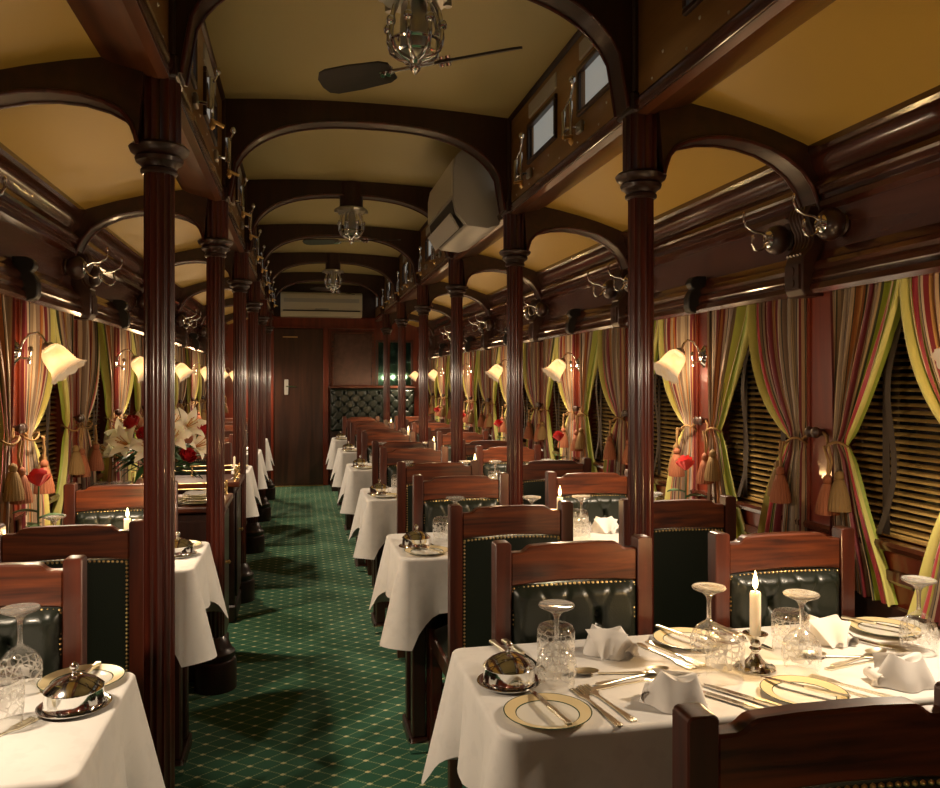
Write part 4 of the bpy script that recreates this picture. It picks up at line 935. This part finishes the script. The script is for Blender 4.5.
for n_, (k, ang, pit) in enumerate(((0, -36, 22), (2, -20, 10), (4, 50, 12))):
    P = [dict(n='mount', m=fan_b), dict(n='flange', m=fan_ring), dict(n='motor', m=fan_m), dict(n='cage', m=fan_c), dict(n='hub', m=hub)]
    for h in (0, 180):
        rr = (R(pit if h == 0 else pit), 0, R(ang+h))
        P.append(dict(n='blade', m=bl, at=(0, 0, 2.287), r=rr, s=[dict(n='blade_iron', m=arm_)]))
    thing('ceiling_fan', 'chrome caged ceiling fan with dark paddles, %s' % ['nearest, cut by the top edge', 'middle one of three', 'farthest, before the end wall'][n_], 'ceiling fan', P, (XC, COLY[k], 0), 0, 'ceiling fans')

# ------------------------------------------------------------------ air conditioners
def ac_side():
    ya, yb = 3.93, 4.72; L = yb-ya
    prof = [(0,2.54),(.10,2.56),(.19,2.545),(.225,2.51),(.24,2.44),(.24,2.30),(.225,2.225),(.17,2.16),(.06,2.15),(0,2.17)]
    body = MB().prism([(XC+UF-p, z) for p, z in prof], 'y', ya, yb).mesh('casing', M['ac2'], 40, .008, 2, fixn=True)
    front = MB().prism([(XC+UF-p, z) for p, z in [(.235,2.50),(.247,2.44),(.247,2.31),(.236,2.31),(.236,2.44)]], 'y', ya+.02, yb-.02).mesh('front', M['ac'], 40, fixn=True)
    slot = MB().prism([(XC+UF-p, z) for p, z in [(.240,2.295),(.229,2.225),(.180,2.168),(.18,2.20)]], 'y', ya+.04, yb-.04).mesh('slot', M['black'], 0, fixn=True)
    vane = MB().prism([(XC+UF-p, z) for p, z in [(.252,2.225),(.205,2.150),(.200,2.155),(.246,2.230)]], 'y', ya+.045, yb-.045).mesh('vane', M['ac2'], 0, fixn=True)
    return thing('air_conditioner', 'grey wall air conditioner below the clerestory beside the right columns', 'air conditioner', [dict(n='casing', m=body), dict(n='front_cover', m=front), dict(n='outlet_slot', m=slot), dict(n='vane', m=vane)])
ac_side()
x0, x1, yb = -.245, .80, Y1-.03
thing('air_conditioner', 'long ivory air conditioner above the far door', 'air conditioner', [
  dict(n='casing', m=MB().prism([(yb, 2.215),(yb-.17, 2.215),(yb-.20, 2.25),(yb-.21, 2.30),(yb-.21, 2.50),(yb-.19, 2.53),(yb, 2.54)], 'x', x0, x1).mesh('casing', M['ac'], 40, .008, 2, fixn=True)),
  dict(n='grille', m=MB().box(x0+.04, x1-.04, yb-.216, yb-.205, 2.40, 2.45).mesh('grille', M['ac2'], 0)),
  dict(n='vane', m=MB().prism([(yb-.213, 2.285),(yb-.225, 2.28),(yb-.20, 2.23),(yb-.19, 2.235)], 'x', x0+.03, x1-.03).mesh('vane', M['ac'], 0, fixn=True)),
  dict(n='outlet_slot', m=MB().box(x0+.03, x1-.03, yb-.214, yb-.2, 2.286, 2.30).mesh('slot', M['black'], 0)),
  dict(n='badge', m=MB().box((x0+x1)/2-.09, (x0+x1)/2+.09, yb-.216, yb-.2, 2.302, 2.325).mesh('badge', M['ac2'], 0, .006))])

# ------------------------------------------------------------------ venetian blinds and curtains
slat_one = MB().grid(lambda u, v: ((u-.5)*.022, (v-.5)*.548, .0015*(1-(2*u-1)**2)), 3, 1).mesh('slat', M['slat'], 80)
NSL = 33; SP = .0207; ST = R(-26)
hr = MB().box(-.02, .02, -.28, .28, 1.632, 1.658).mesh('head rail', M['slat'], 0, .003)
brl = MB().box(-.014, .014, -.274, .274, .938, .952).mesh('bottom rail', M['slat'], 0, .003)
tp = MB()
for yy in (-.12, .12): tp.box(-.0165, -.0150, yy-.014, yy+.014, .945, 1.64).box(.0150, .0165, yy-.014, yy+.014, .945, 1.64)
tp = tp.mesh('tapes', M['tape'], 0)
strap = MB().grid(lambda u, v: (-.035-.05*sin(pi*v)**2*(1-v)*1.0 - .02*v, .02+.06*v+.035*sin(v*7)*v+(u-.5)*.022, 1.63-.68*v), 1, 24).mesh('pull strap', M['tape'], 80)
allsl = MB()
for i in range(NSL):
    z = .962 + i*SP; c_, s_ = cos(ST), sin(ST)
    allsl.add([(c_*-.011, -.274, z + s_*.011), (c_*.011, -.274, z - s_*.011), (c_*.011, .274, z - s_*.011), (c_*-.011, .274, z + s_*.011)], [(0,1,2,3)])
allsl = allsl.mesh('slats', M['slat'], 0)
ZT1, ZTIE, ZBOT = 1.652, 1.19, .765
def panel(flip, seed):
    """curtain hugging the low-y post (flip=1) or the high-y post (flip=-1); y from the window centre, +x into the wall"""
    rnd = random.Random(seed); NU, NV = 84, 44; mb = MB(); at = []
    ph = rnd.uniform(0, 6)
    def fold(i):
        if i >= 65: return min(.9995, .70 + .30*(i-65)/19)
        m = (i/13) % 2; return .70*(m if m <= 1 else 2-m)
    for j in range(NV+1):
        t = j/NV
        z = ZT1 - (ZT1-ZBOT)*t
        if z >= ZTIE:
            q = (ZT1-z)/(ZT1-ZTIE); w = .066 + (.300-.066)*(1-q**1.35); y0 = -.302 + .006*q; amp = .019*(1-.4*q) + .003; sag = .022*sin(pi*q)
        else:
            r = (ZTIE-z)/(ZTIE-ZBOT); w = .066 + .205*(r**.8); y0 = -.296 - .012*r; amp = .012 + .010*r; sag = .012*sin(pi*min(1, r*1.2))
        pin = exp(-((z-ZTIE)/.03)**2)
        for i in range(NU+1):
            s = i/NU
            ss = s + .012*sin(2*pi*s*3+ph)
            x = -.014 - amp*(1-.45*pin)*(.75*sin(2*pi*8*ss + ph + .6*sin(3*t)) + .4*sin(2*pi*13*ss + 2*ph - 1.1*t)) - sag*s - .012*pin*sin(pi*s)
            y = y0 + w*s + .005*sin(2*pi*16*ss+ph)*(1-pin)
            if z > ZTIE: z_ = z - .05*(s**3)*sin(pi*q)**1.0
            else: z_ = z
            mb.v.append((x, flip*y, z_)); at.append(fold(i))
    for j in range(NV):
        for i in range(NU):
            a = j*(NU+1)+i; mb.f.append((a, a+1, a+NU+2, a+NU+1))
    mb.attr = at
    me = mb.mesh('drape', M['curtain'], 80)
    # tie-back: rope round the waist, back to a knob on the post, two hanging cords and a tassel
    yc = -.266*flip; rp = MB()
    ring = [(-.022 + .034*cos(a)*1.0, yc + .040*sin(a), ZTIE + .012*sin(2*a) - .004) for a in [2*pi*i/20 for i in range(21)]]
    rp.tube(ring, .004, 6)
    rp.tube([(-.03, yc-.035*flip, ZTIE), (-.02, -.32*flip, ZTIE+.02), (-.015, -.345*flip, ZTIE+.03)], .005, 6)
    xt, yt = -.070, yc + .018*flip
    rp.tube([(-.070, yc, ZTIE-.005), (xt, yt-.004, ZTIE-.05), (xt, yt, ZTIE-.10)], .0042, 6); rp.tube([(-.068, yc+.02*flip, ZTIE-.005), (xt+.006, yt+.012*flip, ZTIE-.05), (xt, yt, ZTIE-.10)], .0042, 6)
    rope = rp.mesh('tieback', M['rope'], 60)
    def tassel(mat, dx, dy, dz):
        tb = MB().lathe([(.004,-.088),(.012,-.095),(.014,-.104),(.012,-.112),(.010,-.115)], 16, (xt+dx, yt+dy, ZTIE+dz), lobes=0)
        tb.lathe([(.010,-.115),(.013,-.118),(.020,-.14),(.028,-.175),(.031,-.200),(.031,-.206)], 40, (xt+dx, yt+dy, ZTIE+dz), lobes=20, amp=.10)
        return tb.mesh('tassel', mat, 60)
    knob = MB().lathe([(.010,.0),(.008,-.012),(.016,-.022),(.018,-.030),(.012,-.038),(.0004,-.040)], 16, (-.008, -.352*flip, ZTIE+.03), 'x').mesh('knob', M['dark'], 50, fixn=True)
    return [dict(n='drape', m=me), dict(n='tieback_rope', m=rope, s=[dict(n='tassel', m=tassel(M['tassel'], 0, 0, 0)), dict(n='small_tassel', m=tassel(M['tassel2'], .014, .034*flip, .015))]), dict(n='tieback_knob', m=knob)]
P_lo = [panel(1, 1), panel(1, 3)]; P_hi = [panel(-1, 2), panel(-1, 4)]
for s, sn in sides:
    nth = 0
    for k, (a, b) in enumerate(WIN):
        c = (a+b)/2; rz = 0 if s > 0 else pi
        if s < 0 and k < 1: continue
        if b > 10.4: continue
        nm = '%s window of the %s-hand wall' % (ORD[nth], sn) if s > 0 else ('%s window of the left-hand wall' % ORD[nth-1] if k > 1 else 'left-hand window just outside the view'); nth += 1
        vb = link('venetian_blind', None, None, (X(UW+.035, s), c, 0), (0, 0, rz)); tag(vb, 'gold brown venetian blind in the ' + nm, 'blind', 'venetian blinds')
        link('head_rail', hr, vb); link('bottom_rail', brl, vb); tag(link('ladder_tapes', tp, vb), None, None, None, 'stuff'); link('pull_strap', strap, vb)
        if (s > 0 and 1 <= k <= 4) or (s < 0 and 3 <= k <= 4):
            for i in range(NSL): link('slat', slat_one, vb, (0, 0, .962+i*SP), (0, ST, 0))
        else: tag(link('slats', allsl, vb), None, None, None, 'stuff')
        lo, hi = (P_lo[k % 2], P_hi[k % 2]) if s > 0 else (P_hi[k % 2], P_lo[k % 2])
        thing('striped_curtain', 'striped silk curtain tied to the nearer side of the ' + nm, 'curtain', lo, (X(UW-.006, s), c, 0), rz, 'striped curtains')
        thing('striped_curtain', 'striped silk curtain tied to the farther side of the ' + nm, 'curtain', hi, (X(UW-.006, s), c, 0), rz, 'striped curtains')
